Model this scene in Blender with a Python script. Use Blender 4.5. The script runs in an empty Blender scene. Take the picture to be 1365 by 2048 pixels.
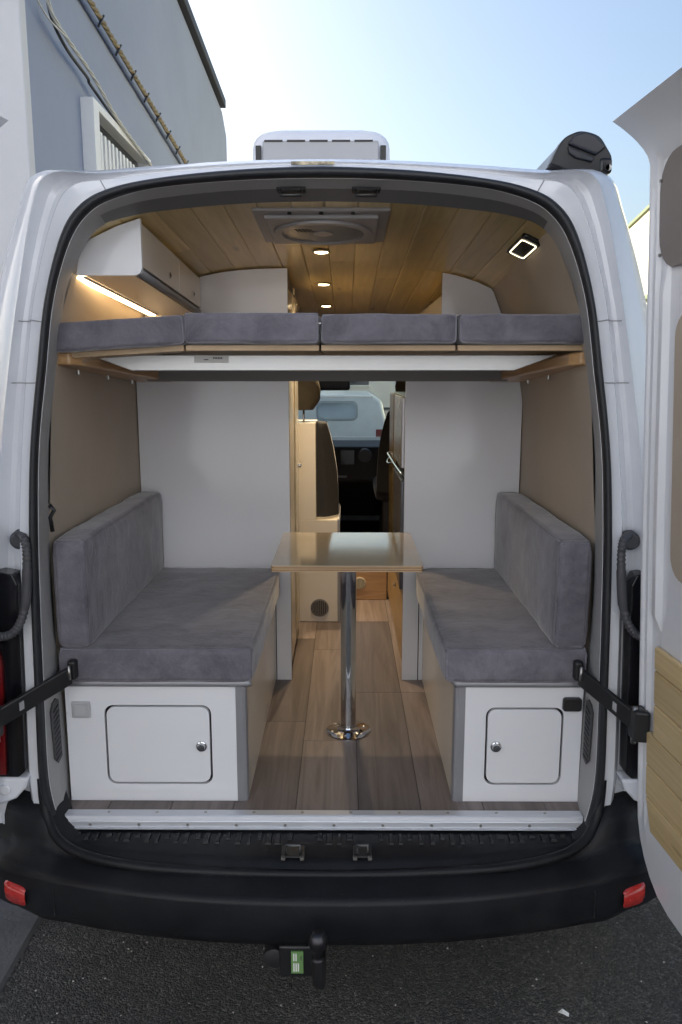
import bpy, bmesh, math, random
from mathutils import Vector, Matrix, noise
random.seed(7)
R = math.radians
scene = bpy.context.scene
col = scene.collection

# ------------------------------------------------------------------ camera
CAM = Vector((0.06, -2.13, 1.855))
PITCH, YAW = R(9.9), R(0.33)
F = 18.0 / 23.5 * 2048
cd = bpy.data.cameras.new('camera'); cam = bpy.data.objects.new('camera', cd); col.objects.link(cam)
cam.location = CAM; cam.rotation_euler = (R(90) - PITCH, 0, YAW)
cd.sensor_fit = 'VERTICAL'; cd.sensor_height = 23.5; cd.lens = 18.0
cd.clip_start = 0.02; cd.clip_end = 2000
scene.camera = cam

# ------------------------------------------------------------------ world, sun, exposure
SUN_AZ, SUN_EL = R(-52), R(30)
w = bpy.data.worlds.new('World'); scene.world = w; w.use_nodes = True
nt = w.node_tree; nt.nodes.clear()
wo = nt.nodes.new('ShaderNodeOutputWorld'); bg = nt.nodes.new('ShaderNodeBackground'); sk = nt.nodes.new('ShaderNodeTexSky')
sk.sky_type = 'NISHITA'; sk.sun_disc = False; sk.sun_elevation = SUN_EL; sk.sun_rotation = SUN_AZ
sk.air_density = 1.2; sk.dust_density = 3.6; sk.ozone_density = 2.0
bg.inputs[1].default_value = 0.10
nt.links.new(sk.outputs[0], bg.inputs[0]); nt.links.new(bg.outputs[0], wo.inputs[0])
sd = bpy.data.lights.new('sun', 'SUN'); sd.energy = 5.0; sd.angle = R(0.5); sd.color = (1, .95, .89)
so = bpy.data.objects.new('sun', sd); col.objects.link(so)
tosun = Vector((math.sin(SUN_AZ) * math.cos(SUN_EL), math.cos(SUN_AZ) * math.cos(SUN_EL), math.sin(SUN_EL)))
so.rotation_euler = tosun.to_track_quat('Z', 'Y').to_euler(); so.location = tosun * 60
scene.view_settings.view_transform = 'Standard'; scene.view_settings.look = 'None'
scene.view_settings.exposure = 1.24; scene.view_settings.gamma = 1; scene.view_settings.use_curve_mapping = False
scene.cycles.use_denoising = True; scene.cycles.max_bounces = 10; scene.cycles.diffuse_bounces = 6
scene.cycles.sample_clamp_indirect = 6.0
scene.cycles.caustics_reflective = False; scene.cycles.caustics_refractive = False

# ------------------------------------------------------------------ pixel -> direction
def ray(px, py):
    u = (px - 682.5) / F; v = (1024 - py) / F
    d = Vector((u, math.cos(PITCH) + v * math.sin(PITCH), -math.sin(PITCH) + v * math.cos(PITCH)))
    return Matrix.Rotation(YAW, 3, 'Z') @ d
def on_y(px, py, y): d = ray(px, py); return CAM + d * ((y - CAM.y) / d.y)
def on_z(px, py, z): d = ray(px, py); return CAM + d * ((z - CAM.z) / d.z)
def on_x(px, py, x): d = ray(px, py); return CAM + d * ((x - CAM.x) / d.x)

# ------------------------------------------------------------------ materials
MATS = {}
def nodes(m):
    m.use_nodes = True; t = m.node_tree; return t, t.nodes['Principled BSDF']
def N(t, kind, **kw):
    n = t.nodes.new(kind)
    for k, v in kw.items():
        if k.startswith('i_'): n.inputs[k[2:].replace('_', ' ')].default_value = v
        else: setattr(n, k, v)
    return n
def coords(t, scale=(1, 1, 1), rnd=True):
    tc = N(t, 'ShaderNodeTexCoord'); mp = N(t, 'ShaderNodeMapping'); mp.inputs['Scale'].default_value = scale
    if rnd:
        oi = N(t, 'ShaderNodeObjectInfo'); ml = N(t, 'ShaderNodeMath', operation='MULTIPLY'); ml.inputs[1].default_value = 37.0
        t.links.new(oi.outputs['Random'], ml.inputs[0])
        va = N(t, 'ShaderNodeVectorMath', operation='ADD')
        t.links.new(tc.outputs['Object'], va.inputs[0]); t.links.new(ml.outputs[0], va.inputs[1])
        t.links.new(va.outputs[0], mp.inputs['Vector'])
    else:
        t.links.new(tc.outputs['Object'], mp.inputs['Vector'])
    return mp.outputs[0]
def c4(c): return (c[0], c[1], c[2], 1)
def mul(c, k): return tuple(min(1, x * k) for x in c)
def M(name, c, rough=.5, metal=0, var=.06, vs=6, bump=0, bs=60, coat=0, sheen=0, spec=.5, rvar=.08, scale=(1, 1, 1), trans=0, emit=None, es=0, rnd=False):
    if name in MATS: return MATS[name]
    m = bpy.data.materials.new(name); t, b = nodes(m)
    b.inputs['Metallic'].default_value = metal; b.inputs['Roughness'].default_value = rough
    b.inputs['Specular IOR Level'].default_value = spec
    b.inputs['Coat Weight'].default_value = coat; b.inputs['Coat Roughness'].default_value = .06
    if sheen: b.inputs['Sheen Weight'].default_value = sheen; b.inputs['Sheen Roughness'].default_value = .4
    if trans: b.inputs['Transmission Weight'].default_value = trans
    if emit: b.inputs['Emission Color'].default_value = c4(emit); b.inputs['Emission Strength'].default_value = es
    v = coords(t, scale, rnd)
    n = N(t, 'ShaderNodeTexNoise', i_Scale=vs, i_Detail=6.0, i_Roughness=.6); t.links.new(v, n.inputs['Vector'])
    cr = N(t, 'ShaderNodeValToRGB')
    cr.color_ramp.elements[0].position = .3; cr.color_ramp.elements[0].color = c4(mul(c, 1 - var))
    cr.color_ramp.elements[1].position = .7; cr.color_ramp.elements[1].color = c4(mul(c, 1 + var))
    t.links.new(n.outputs['Fac'], cr.inputs[0]); t.links.new(cr.outputs[0], b.inputs['Base Color'])
    if rvar:
        mr = N(t, 'ShaderNodeMapRange'); mr.inputs['To Min'].default_value = max(.02, rough - rvar); mr.inputs['To Max'].default_value = min(1, rough + rvar)
        t.links.new(n.outputs['Fac'], mr.inputs['Value']); t.links.new(mr.outputs[0], b.inputs['Roughness'])
    if bump:
        n2 = N(t, 'ShaderNodeTexNoise', i_Scale=bs, i_Detail=5.0); t.links.new(v, n2.inputs['Vector'])
        bp = N(t, 'ShaderNodeBump', i_Strength=bump, i_Distance=.01); t.links.new(n2.outputs['Fac'], bp.inputs['Height']); t.links.new(bp.outputs[0], b.inputs['Normal'])
    MATS[name] = m; return m

def wood(name, c_lo, c_hi, stretch=(26, 1.2, 26), rough=.4, knots=True, pv=.35, coat=0, bump=.12):
    m = bpy.data.materials.new(name); t, b = nodes(m)
    v = coords(t, stretch)
    n = N(t, 'ShaderNodeTexNoise', i_Scale=1.0, i_Detail=8.0, i_Roughness=.62, i_Distortion=1.2); t.links.new(v, n.inputs['Vector'])
    cr = N(t, 'ShaderNodeValToRGB'); cr.color_ramp.elements[0].position = .32; cr.color_ramp.elements[0].color = c4(c_lo)
    cr.color_ramp.elements[1].position = .68; cr.color_ramp.elements[1].color = c4(c_hi)
    t.links.new(n.outputs['Fac'], cr.inputs[0]); out = cr.outputs[0]
    if knots:
        v2 = coords(t, tuple(s * .34 if s > 5 else s * 1.6 for s in stretch))
        vo = N(t, 'ShaderNodeTexVoronoi', i_Scale=1.0); t.links.new(v2, vo.inputs['Vector'])
        kr = N(t, 'ShaderNodeValToRGB'); kr.color_ramp.elements[0].position = .03; kr.color_ramp.elements[0].color = (.25, .13, .06, 1)
        kr.color_ramp.elements[1].position = .13; kr.color_ramp.elements[1].color = (1, 1, 1, 1)
        t.links.new(vo.outputs['Distance'], kr.inputs[0])
        mx = N(t, 'ShaderNodeMix', data_type='RGBA', blend_type='MULTIPLY'); mx.inputs[0].default_value = .85
        t.links.new(out, mx.inputs[6]); t.links.new(kr.outputs[0], mx.inputs[7]); out = mx.outputs[2]
    oi = N(t, 'ShaderNodeObjectInfo'); mr = N(t, 'ShaderNodeMapRange'); mr.inputs['To Min'].default_value = 1 - pv; mr.inputs['To Max'].default_value = 1 + pv
    t.links.new(oi.outputs['Random'], mr.inputs['Value'])
    hs = N(t, 'ShaderNodeHueSaturation'); t.links.new(mr.outputs[0], hs.inputs['Value']); t.links.new(out, hs.inputs['Color'])
    t.links.new(hs.outputs[0], b.inputs['Base Color'])
    b.inputs['Roughness'].default_value = rough; b.inputs['Coat Weight'].default_value = coat; b.inputs['Coat Roughness'].default_value = .15
    bp = N(t, 'ShaderNodeBump', i_Strength=bump, i_Distance=.004); t.links.new(n.outputs['Fac'], bp.inputs['Height']); t.links.new(bp.outputs[0], b.inputs['Normal'])
    MATS[name] = m; return m

def velvet():
    m = bpy.data.materials.new('grey_velvet'); t, b = nodes(m); v = coords(t)
    n = N(t, 'ShaderNodeTexNoise', i_Scale=5.5, i_Detail=9.0, i_Roughness=.68, i_Distortion=.5); t.links.new(v, n.inputs['Vector'])
    cr = N(t, 'ShaderNodeValToRGB'); e = cr.color_ramp.elements
    e[0].position = .34; e[0].color = (.066, .062, .076, 1); e[1].position = .68; e[1].color = (.225, .212, .243, 1)
    vs_ = coords(t, (5, 16, 5)); n4 = N(t, 'ShaderNodeTexNoise', i_Scale=1.6, i_Detail=8.0, i_Roughness=.75, i_Distortion=.8); t.links.new(vs_, n4.inputs['Vector'])
    av = N(t, 'ShaderNodeMix', data_type='FLOAT'); av.inputs[0].default_value = .42; t.links.new(n.outputs['Fac'], av.inputs[2]); t.links.new(n4.outputs['Fac'], av.inputs[3])
    t.links.new(av.outputs[0], cr.inputs[0]); t.links.new(cr.outputs[0], b.inputs['Base Color'])
    b.inputs['Roughness'].default_value = .85; b.inputs['Sheen Weight'].default_value = .5; b.inputs['Sheen Roughness'].default_value = .4
    n2 = N(t, 'ShaderNodeTexNoise', i_Scale=160.0, i_Detail=3.0); t.links.new(v, n2.inputs['Vector'])
    ad = N(t, 'ShaderNodeMath', operation='ADD'); ml = N(t, 'ShaderNodeMath', operation='MULTIPLY'); ml.inputs[1].default_value = 3.0
    t.links.new(n.outputs['Fac'], ml.inputs[0]); t.links.new(ml.outputs[0], ad.inputs[0]); t.links.new(n2.outputs['Fac'], ad.inputs[1])
    bp = N(t, 'ShaderNodeBump', i_Strength=.35, i_Distance=.004); t.links.new(ad.outputs[0], bp.inputs['Height']); t.links.new(bp.outputs[0], b.inputs['Normal'])
    MATS['velvet'] = m; return m

def asphalt():
    m = bpy.data.materials.new('asphalt'); t, b = nodes(m); v = coords(t, rnd=False)
    vo = N(t, 'ShaderNodeTexVoronoi', i_Scale=150.0); t.links.new(v, vo.inputs['Vector'])
    nl = N(t, 'ShaderNodeTexNoise', i_Scale=2.2, i_Detail=6.0); t.links.new(v, nl.inputs['Vector'])
    nf = N(t, 'ShaderNodeTexNoise', i_Scale=190.0, i_Detail=4.0); t.links.new(v, nf.inputs['Vector'])
    cr = N(t, 'ShaderNodeValToRGB'); e = cr.color_ramp.elements
    e[0].position = .0; e[0].color = (.030, .029, .027, 1); e[1].position = 1; e[1].color = (.145, .138, .126, 1)
    x = cr.color_ramp.elements.new(.8); x.color = (.080, .076, .070, 1)
    sp = N(t, 'ShaderNodeSeparateColor'); t.links.new(vo.outputs['Color'], sp.inputs[0])
    t.links.new(sp.outputs[0], cr.inputs[0])
    mx = N(t, 'ShaderNodeMix', data_type='RGBA', blend_type='MULTIPLY'); mx.inputs[0].default_value = .6
    t.links.new(cr.outputs[0], mx.inputs[6]); 
    lr = N(t, 'ShaderNodeMapRange'); lr.inputs['From Min'].default_value = .3; lr.inputs['From Max'].default_value = .7; lr.inputs['To Min'].default_value = .55; lr.inputs['To Max'].default_value = 1.3
    t.links.new(nl.outputs['Fac'], lr.inputs['Value']); t.links.new(lr.outputs[0], mx.inputs[7])
    t.links.new(mx.outputs[2], b.inputs['Base Color']); b.inputs['Roughness'].default_value = .85
    ad = N(t, 'ShaderNodeMath', operation='SUBTRACT'); t.links.new(nf.outputs['Fac'], ad.inputs[0]); t.links.new(vo.outputs['Distance'], ad.inputs[1])
    bp = N(t, 'ShaderNodeBump', i_Strength=1.0, i_Distance=.012); t.links.new(ad.outputs[0], bp.inputs['Height']); t.links.new(bp.outputs[0], b.inputs['Normal'])
    MATS['asphalt'] = m; return m

PAINT = M('white_van_paint', (.74, .755, .79), .2, var=.035, coat=.8, rvar=.05, vs=3)
PAINT_IN = M('white_door_paint', (.70, .70, .72), .3, var=.03, coat=.5, vs=4)
TRIM = M('grey_trim', (.33, .325, .32), .55, var=.05, bump=.05, bs=200)
TRIMD = M('dark_grey_trim', (.15, .148, .15), .55, var=.06, bump=.05, bs=200)
RUB = M('black_rubber', (.014, .015, .018), .45, var=.2, vs=30, rvar=.1)
BUMP = M('black_bumper_plastic', (.007, .0075, .0095), .5, var=.3, vs=9, bump=.08, bs=420, rvar=.1)
def bumper_mat():
    m = BUMP; t = m.node_tree; b = t.nodes['Principled BSDF']; v = coords(t, rnd=False)
    n1 = N(t, 'ShaderNodeTexNoise', i_Scale=3.0, i_Detail=8.0, i_Roughness=.7); n2 = N(t, 'ShaderNodeTexNoise', i_Scale=260.0, i_Detail=2.0)
    v2 = coords(t, (6, 90, 90), rnd=False); n3 = N(t, 'ShaderNodeTexNoise', i_Scale=1.0, i_Detail=6.0, i_Roughness=.7)
    t.links.new(v, n1.inputs['Vector']); t.links.new(v, n2.inputs['Vector']); t.links.new(v2, n3.inputs['Vector'])
    src = b.inputs['Base Color'].links[0].from_socket; out = src
    for n_, lo, hi, col_ in ((n1, .5, .8, (.022, .022, .023, 1)), (n2, .72, .8, (.10, .10, .095, 1)), (n3, .68, .76, (.035, .036, .038, 1))):
        r_ = N(t, 'ShaderNodeMapRange'); r_.inputs['From Min'].default_value = lo; r_.inputs['From Max'].default_value = hi; t.links.new(n_.outputs['Fac'], r_.inputs['Value'])
        mx = N(t, 'ShaderNodeMix', data_type='RGBA'); t.links.new(r_.outputs[0], mx.inputs[0]); t.links.new(out, mx.inputs[6]); mx.inputs[7].default_value = col_; out = mx.outputs[2]
    t.links.new(out, b.inputs['Base Color']); b.inputs['Specular IOR Level'].default_value = .3
bumper_mat()
BLK = M('black_plastic', (.012, .012, .013), .4, var=.2)
BLKG = M('black_gloss', (.006, .006, .008), .2, var=.1, rvar=.04)
LAM = M('white_laminate', (.72, .725, .75), .12, var=.015, rvar=.04, vs=2)
LAMC = M('cream_laminate', (.66, .61, .53), .22, var=.015, rvar=.04, vs=2)
BEIGE = M('beige_wall_lining', (.40, .335, .262), .62, var=.05, vs=5, bump=.05, bs=300)
ALU = M('brushed_aluminium', (.66, .68, .72), .42, metal=.55, var=.05, vs=20, scale=(1, 30, 30))
ALUP = M('aluminium_edge', (.27, .27, .285), .45, metal=.35, var=.05)
CHROME = M('chrome', (.62, .63, .65), .07, metal=1, var=.03, rvar=.03)
STEEL = M('zinc_screw', (.45, .44, .42), .35, metal=1)
BRASS = M('hinge_brass', (.60, .50, .33), .45, metal=.6)
DARK = M('dark_gap', (.012, .012, .012), .8)
VELVET = velvet()
ASPH = asphalt()
PIPING = M('velvet_seam', (.19, .18, .205), .85, sheen=.5, var=.15, vs=40)
PINE = wood('pine_ceiling', (.54, .39, .145), (.72, .555, .25), rough=.3, coat=.3, pv=.13)
PINED = wood('pine_door_plank', (.46, .33, .155), (.60, .45, .24), stretch=(2, 1.4, 40), rough=.5, pv=.10)
VINYL = wood('wood_vinyl_floor', (.125, .096, .086), (.25, .205, .188), stretch=(22, 1.3, 22), rough=.42, knots=False, pv=.42, bump=.08)
PLY = wood('plywood', (.33, .2, .1), (.5, .34, .19), stretch=(2, 2, 90), rough=.55, knots=False, pv=.1)
PLYF = wood('plywood_face', (.36, .25, .14), (.5, .36, .22), stretch=(3, 18, 18), rough=.5, knots=False, pv=.08)
OAK = wood('oak_rail', (.36, .20, .085), (.52, .32, .15), stretch=(30, 2, 60), rough=.4, knots=False, pv=.05, coat=.3)
TABLE = M('beige_table_laminate', (.46, .38, .26), .11, var=.04, rvar=.03, coat=.45)
WARM = M('warm_led', (.9, .8, .6), .4, emit=(1, .68, .34), es=5)
WARMS = M('warm_led_soft', (.9, .8, .6), .4, emit=(1, .74, .42), es=12)
RINGW = M('lamp_ring_glow', (.9, .9, .8), .4, emit=(1, .88, .62), es=1.3)
RED = M('red_lens', (.15, .007, .008), .15, var=.12, coat=.6, vs=40)
REDR = M('red_reflector', (.45, .03, .025), .25, var=.12, vs=60, coat=.4)
GREYP = M('grey_plastic', (.30, .30, .31), .45, var=.05)
CONDUIT = M('grey_conduit', (.055, .055, .06), .5, var=.1)
FANW = M('smoked_fan_plastic', (.30, .28, .27), .35, var=.04)
VENTW = M('vent_lid_plastic', (.72, .73, .78), .35, var=.03)
SEATF = M('dark_seat_fabric', (.02, .02, .022), .85, var=.2, vs=40, sheen=.2)
SEATG = M('brown_seat_fabric', (.05, .042, .03), .8, var=.15, vs=30)
DASH = M('dashboard_plastic', (.009, .009, .010), .5, var=.1)
FRID = M('fridge_steel', (.33, .33, .35), .25, metal=.7, var=.04)
LABELG = M('green_label', (.14, .27, .09), .5, var=.05)
LABELW = M('white_label', (.75, .75, .72), .5, var=.05)
PRINT = M('label_print', (.08, .08, .08), .6)
WALLW = M('white_render_wall', (.66, .645, .64), .85, var=.05, vs=1.1, bump=.35, bs=9)
WALLB = M('blue_grey_wall', (.30, .335, .42), .85, var=.07, vs=.6, bump=.3, bs=7)
WALLC = M('cream_wall', (.74, .70, .50), .85, var=.04, vs=.7, bump=.2, bs=6)
WFRAME = M('white_window_frame', (.84, .83, .80), .5, var=.03)
ROOFE = M('dark_roof_edge', (.03, .03, .032), .6)
ROPE = M('tan_cable', (.26, .20, .11), .75, var=.3, vs=14)
CBLUE = M('blue_grey_cable', (.22, .26, .36), .6)
CBLK = M('black_cable', (.03, .03, .035), .5)
CWHT = M('white_cable', (.6, .58, .52), .6)
GREENT = M('green_trim_paint', (.16, .2, .09), .6)
CONC = M('concrete_pavement', (.085, .085, .088), .9, var=.25, vs=5, bump=.4, bs=60)
PAPER = M('white_paper', (.75, .74, .7), .8)
def glass(name, tint=(.85, .95, .93)):
    m = bpy.data.materials.new(name); t, b = nodes(m)
    tr = N(t, 'ShaderNodeBsdfTransparent'); tr.inputs[0].default_value = c4(tint)
    gl = N(t, 'ShaderNodeBsdfGlossy', i_Roughness=.02); fr = N(t, 'ShaderNodeFresnel', i_IOR=1.5); mx = N(t, 'ShaderNodeMixShader')
    t.links.new(fr.outputs[0], mx.inputs[0]); t.links.new(tr.outputs[0], mx.inputs[1]); t.links.new(gl.outputs[0], mx.inputs[2])
    t.links.new(mx.outputs[0], t.nodes['Material Output'].inputs[0]); return m
GLASS = glass('windscreen_glass'); DGLASS = M('dark_glass', (.02, .025, .03), .05, rvar=.02)

# ------------------------------------------------------------------ mesh helpers
def tag(o, label=None, cat=None, group=None, kind=None):
    if label: o['label'] = label
    if cat: o['category'] = cat
    if group: o['group'] = group
    if kind: o['kind'] = kind
    return o
def empty(name, loc=(0, 0, 0), label=None, cat=None, group=None):
    o = bpy.data.objects.new(name, None); o.location = loc; o.empty_display_size = .1; col.objects.link(o)
    WORIG[o.name] = Vector(loc); tag(o, label, cat, group); return o
def link(name, me, mat, parent=None, smooth=False, bev=0, segs=2, loc=None):
    o = bpy.data.objects.new(name, me); col.objects.link(o)
    if mat and not me.materials: me.materials.append(mat)
    if smooth:
        for p in me.polygons: p.use_smooth = True
    if parent:
        o.parent = parent; o.matrix_parent_inverse = Matrix.Translation(-WL(parent))
    if bev:
        b = o.modifiers.new('bevel', 'BEVEL'); b.width = bev; b.segments = segs; b.limit_method = 'ANGLE'; b.angle_limit = R(35)
    return o
WORIG = {}                                  # world position of each object's origin
def WL(o): return WORIG.get(o.name, Vector((0, 0, 0)))
class MB:
    def __init__(s): s.v = []; s.f = []
    def add(s, vs, fs):
        k = len(s.v); s.v += [tuple(v) for v in vs]; s.f += [tuple(i + k for i in f) for f in fs]; return s
    def box(s, a, b):
        x0, y0, z0 = a; x1, y1, z1 = b
        return s.add([(x0, y0, z0), (x1, y0, z0), (x1, y1, z0), (x0, y1, z0), (x0, y0, z1), (x1, y0, z1), (x1, y1, z1), (x0, y1, z1)],
                     [(0, 3, 2, 1), (4, 5, 6, 7), (0, 1, 5, 4), (1, 2, 6, 5), (2, 3, 7, 6), (3, 0, 4, 7)])
    def hexa(s, p): return s.add(p, [(0, 3, 2, 1), (4, 5, 6, 7), (0, 1, 5, 4), (1, 2, 6, 5), (2, 3, 7, 6), (3, 0, 4, 7)])
    def prism(s, poly, d):          # poly: list of Vector, d: extrusion vector
        n = len(poly); a = [Vector(p) for p in poly]; b = [p + Vector(d) for p in a]
        return s.add(a + b, [tuple(range(n))[::-1], tuple(range(n, 2 * n))] + [(i, (i + 1) % n, n + (i + 1) % n, n + i) for i in range(n)])
    def grid(s, rows, close=False):
        n = len(rows[0]); vs = [p for r in rows for p in r]; fs = []
        for i in range(len(rows) - 1):
            for j in range(n if close else n - 1):
                a = i * n + j; b = i * n + (j + 1) % n; fs.append((a, b, b + n, a + n))
        return s.add(vs, fs)
    def tube(s, pts, r, k=10, cap=True, rf=None):
        pts = [Vector(p) for p in pts]; rows = []; up = Vector((.12, .31, .94)).normalized()
        for i, p in enumerate(pts):
            t = (pts[min(i + 1, len(pts) - 1)] - pts[max(i - 1, 0)]).normalized()
            a = t.cross(up)
            if a.length < 1e-3: a = t.cross(Vector((1, 0, 0)))
            a.normalize(); b = t.cross(a); rr = rf(i) if rf else r
            rows.append([p + (a * math.cos(q) + b * math.sin(q)) * rr for q in [2 * math.pi * j / k for j in range(k)]])
        s.grid(rows, close=True)
        if cap:
            n = len(s.v); s.f.append(tuple(range(n - k, n))); s.f.append(tuple(range(n - k * len(rows), n - k * len(rows) + k))[::-1])
        return s
    def lathe(s, c, prof, axis='Z', k=24):     # prof: (r, h)
        c = Vector(c); rows = []
        for r, h in prof:
            row = []
            for j in range(k):
                a = 2 * math.pi * j / k; u, v = r * math.cos(a), r * math.sin(a)
                row.append(c + (Vector((u, v, h)) if axis == 'Z' else Vector((u, h, v)) if axis == 'Y' else Vector((h, u, v))))
            rows.append(row)
        s.grid(rows, close=True); n = len(s.v)
        s.f.append(tuple(range(n - k, n))); s.f.append(tuple(range(n - k * len(rows), n - k * len(rows) + k))[::-1]); return s
    def build(s, name, mat, parent=None, smooth=False, bev=0, segs=2, origin=None, auto=0, fix=True):
        me = bpy.data.meshes.new(name); o0 = Vector(origin) if origin else Vector((0, 0, 0))
        me.from_pydata([tuple(Vector(v) - o0) for v in s.v], [], s.f); me.update()
        if fix:
            bm = bmesh.new(); bm.from_mesh(me); bmesh.ops.recalc_face_normals(bm, faces=bm.faces); bm.to_mesh(me); bm.free()
        o = link(name, me, mat, parent, smooth, bev, segs)
        if auto:
            for p in me.polygons: p.use_smooth = True
            me.set_sharp_from_angle(angle=R(auto))
        if origin: o.location = o0; WORIG[o.name] = o0
        return o
def box(name, a, b, mat, parent=None, bev=.002, segs=2, origin=False, **kw):
    c = [(a[i] + b[i]) / 2 for i in range(3)]
    return MB().box(a, b).build(name, mat, parent, bev=bev, segs=segs, origin=c if origin else None, **kw)
def rrect(x0, x1, z0, z1, r, k=6):
    out = []
    for cx, cz, a0 in ((x1 - r, z1 - r, 0), (x0 + r, z1 - r, 90), (x0 + r, z0 + r, 180), (x1 - r, z0 + r, 270)):
        for i in range(k + 1):
            a = R(a0 + 90 * i / k); out.append((cx + r * math.cos(a), cz + r * math.sin(a)))
    return out
def cr_spline(pts, per=6):
    P = [Vector(p) for p in pts]; out = []
    for i in range(len(P) - 1):
        p0, p1, p2, p3 = P[max(i - 1, 0)], P[i], P[i + 1], P[min(i + 2, len(P) - 1)]
        for k in range(per):
            t = k / per
            out.append(.5 * ((2 * p1) + (p2 - p0) * t + (2 * p0 - 5 * p1 + 4 * p2 - p3) * t * t + (3 * p1 - p0 - 3 * p2 + p3) * t ** 3))
    out.append(P[-1]); return out
def cushion(name, a, b, r, label, group, n=14, puff=.008, seed=0, rot=0, crease=None):
    a, b = Vector(a), Vector(b); c = (a + b) / 2; h = (b - a) / 2; bm = bmesh.new()
    bmesh.ops.create_cube(bm, size=2.0); bmesh.ops.subdivide_edges(bm, edges=bm.edges[:], cuts=n * 2, use_grid_fill=True)
    sd = Vector((seed * 3.1, seed * 1.7, seed * 5.3))
    for v in bm.verts:
        p = Vector((v.co.x, v.co.y, v.co.z))
        # crowd the grid towards the borders so that the rounded edge is smooth
        q = Vector([math.copysign(1 - (1 - abs(p[i])) ** 1.6, p[i]) * h[i] if abs(p[i]) < 1 else p[i] * h[i] for i in range(3)])
        inner = Vector([max(-h[i] + r, min(h[i] - r, q[i])) for i in range(3)]); d = q - inner
        if d.length > 1e-9: q = inner + d.normalized() * r
        nrm = d.normalized() if d.length > 1e-9 else Vector((0, 0, 1))
        e = min(1 - abs(q[i]) / h[i] for i in range(3) if abs(nrm[i]) < .7) if any(abs(nrm[i]) < .7 for i in range(3)) else 0
        q += nrm * (puff * (min(1, e * 4)) ** .6 + .0028 * noise.noise(q * 9 + sd) + .0016 * noise.noise(q * 26 + sd))
        if crease: q += nrm * crease(q)
        v.co = q
    me = bpy.data.meshes.new(name); bm.to_mesh(me); bm.free()
    o = link(name, me, VELVET, smooth=True); o.location = c; o.rotation_euler.z = rot
    tag(o, label, 'cushion', group)
    # piping: a thin seam round the near face
    zf = -h.y - .0; e = r * .45
    loop = [Vector((x, zf + e * .55, z)) for x, z in rrect(-h.x + e * .5, h.x - e * .5, -h.z + e * .5, h.z - e * .5, r * .9, 4)]; loop.append(loop[0])
    p = MB().tube(loop, .0024, 6, cap=False).build('piping', PIPING, None, smooth=True); p.parent = o
    if h.z > .03:
        lt_ = [Vector((x, y, h.z - e * .55 + .001)) for x, y in rrect(-h.x + e * .5, h.x - e * .5, -h.y + e * .5, h.y - e * .5, r * .9, 4)]; lt_.append(lt_[0])
        p = MB().tube(lt_, .0022, 6, cap=False).build('piping', PIPING, None, smooth=True); p.parent = o
    return o

# ------------------------------------------------------------------ setting
FL = 0.56                                   # van floor height
def zc(y): return 2.33 - .05 * y            # ceiling crest line
def wallx(z): return .78 if z < 1.75 else .78 - .14 * ((z - 1.75) / .45) ** 1.4
def wallxl(z): return .79 if z < 1.9 else .79 - .10 * ((z - 1.9) / .32) ** 1.5
g = MB().add([(-400, -400, 0), (400, -400, 0), (400, 600, 0), (-400, 600, 0)], [(0, 1, 2, 3)]).build('ground', ASPH); tag(g, 'dark grainy asphalt yard under the van', kind='structure')
bm_ = MB().hexa([(-1.75, -6, .0), (-.99, -6, 0), (-.99, 20, 0), (-1.75, 20, 0), (-1.75, -6, .012), (-1.0, -6, .012), (-1.0, 20, .012), (-1.75, 20, .012)])
pv = bm_.build('pavement', CONC); tag(pv, 'smooth grey concrete strip along the wall', kind='structure')

# left building -----------------------------------------------------------
XW = -2.3
lb = empty('building', (XW, 8, 0), 'blue-grey two-storey building with barred white window and dark roof edge', 'building')
r0, r1 = on_x(360, 0, XW), on_x(443, 219, XW); e0, e1 = on_x(453, 258, XW), on_x(453, 330, XW)
zr = r1.z; ye = e0.y
MB().prism([(XW, 3.5, 0), (XW, ye, 0), (XW, ye, e0.z - .15), (XW, r1.y + .1, zr - .02), (XW, 3.5, r0.z + (r0.z - zr) * .9)], (-9, 0, 0)).build('wall', WALLB, lb)
YP = 3.40; xp = on_y(83, 700, YP).x
MB().box((-14, YP, 0), (xp, YP + .115, 8.2)).build('end_wall', WALLW, lb, bev=.012)
MB().prism([(XW - .3, 3.4, r0.z + (r0.z - zr) * .9 + .02), (XW + .09, 3.4, r0.z + (r0.z - zr) * .9 + .02), (XW + .09, 3.4, r0.z + (r0.z - zr) * .9 + .17), (XW - .3, 3.4, r0.z + (r0.z - zr) * .9 + .17)], (0, r1.y - 3.4, zr - (r0.z + (r0.z - zr) * .9))).build('roof_edge', ROOFE, lb, bev=.01)
def barred_window():
    a = on_x(186, 178, XW + .12); b = on_x(303, 332, XW + .12); z1 = (a.z + b.z) / 2; y0, y1 = a.y, b.y; z0 = z1 - 1.6
    wn = MB().box((XW - .02, y0 + .05, z0), (XW + .006, y1 - .05, z1 - .05)).build('window', DGLASS, lb)
    f = MB(); wd = .16
    f.box((XW, y0, z0), (XW + .12, y0 + wd, z1)); f.box((XW, y1 - wd, z0), (XW + .12, y1, z1)); f.box((XW, y0 + wd, z1 - .07), (XW + .12, y1 - wd, z1)); f.box((XW, y0 + wd, z0), (XW + .12, y1 - wd, z0 + .1))
    f.build('frame', WFRAME, wn, bev=.006)
    nb = 14
    for i in range(nb):
        y = y0 + wd + (y1 - y0 - 2 * wd) * (i + .5) / nb
        MB().box((XW + .05, y - .03, z0 + .1), (XW + .075, y + .03, z1 - .2)).build('bar', WFRAME, wn)
    MB().box((XW + .04, y0 + wd, z1 - .42), (XW + .048, y1 - wd, z1 - .38)).build('rail', WFRAME, wn)
barred_window()
def strung(pts, x): return [on_x(a, b, x) for a, b in pts]
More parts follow.
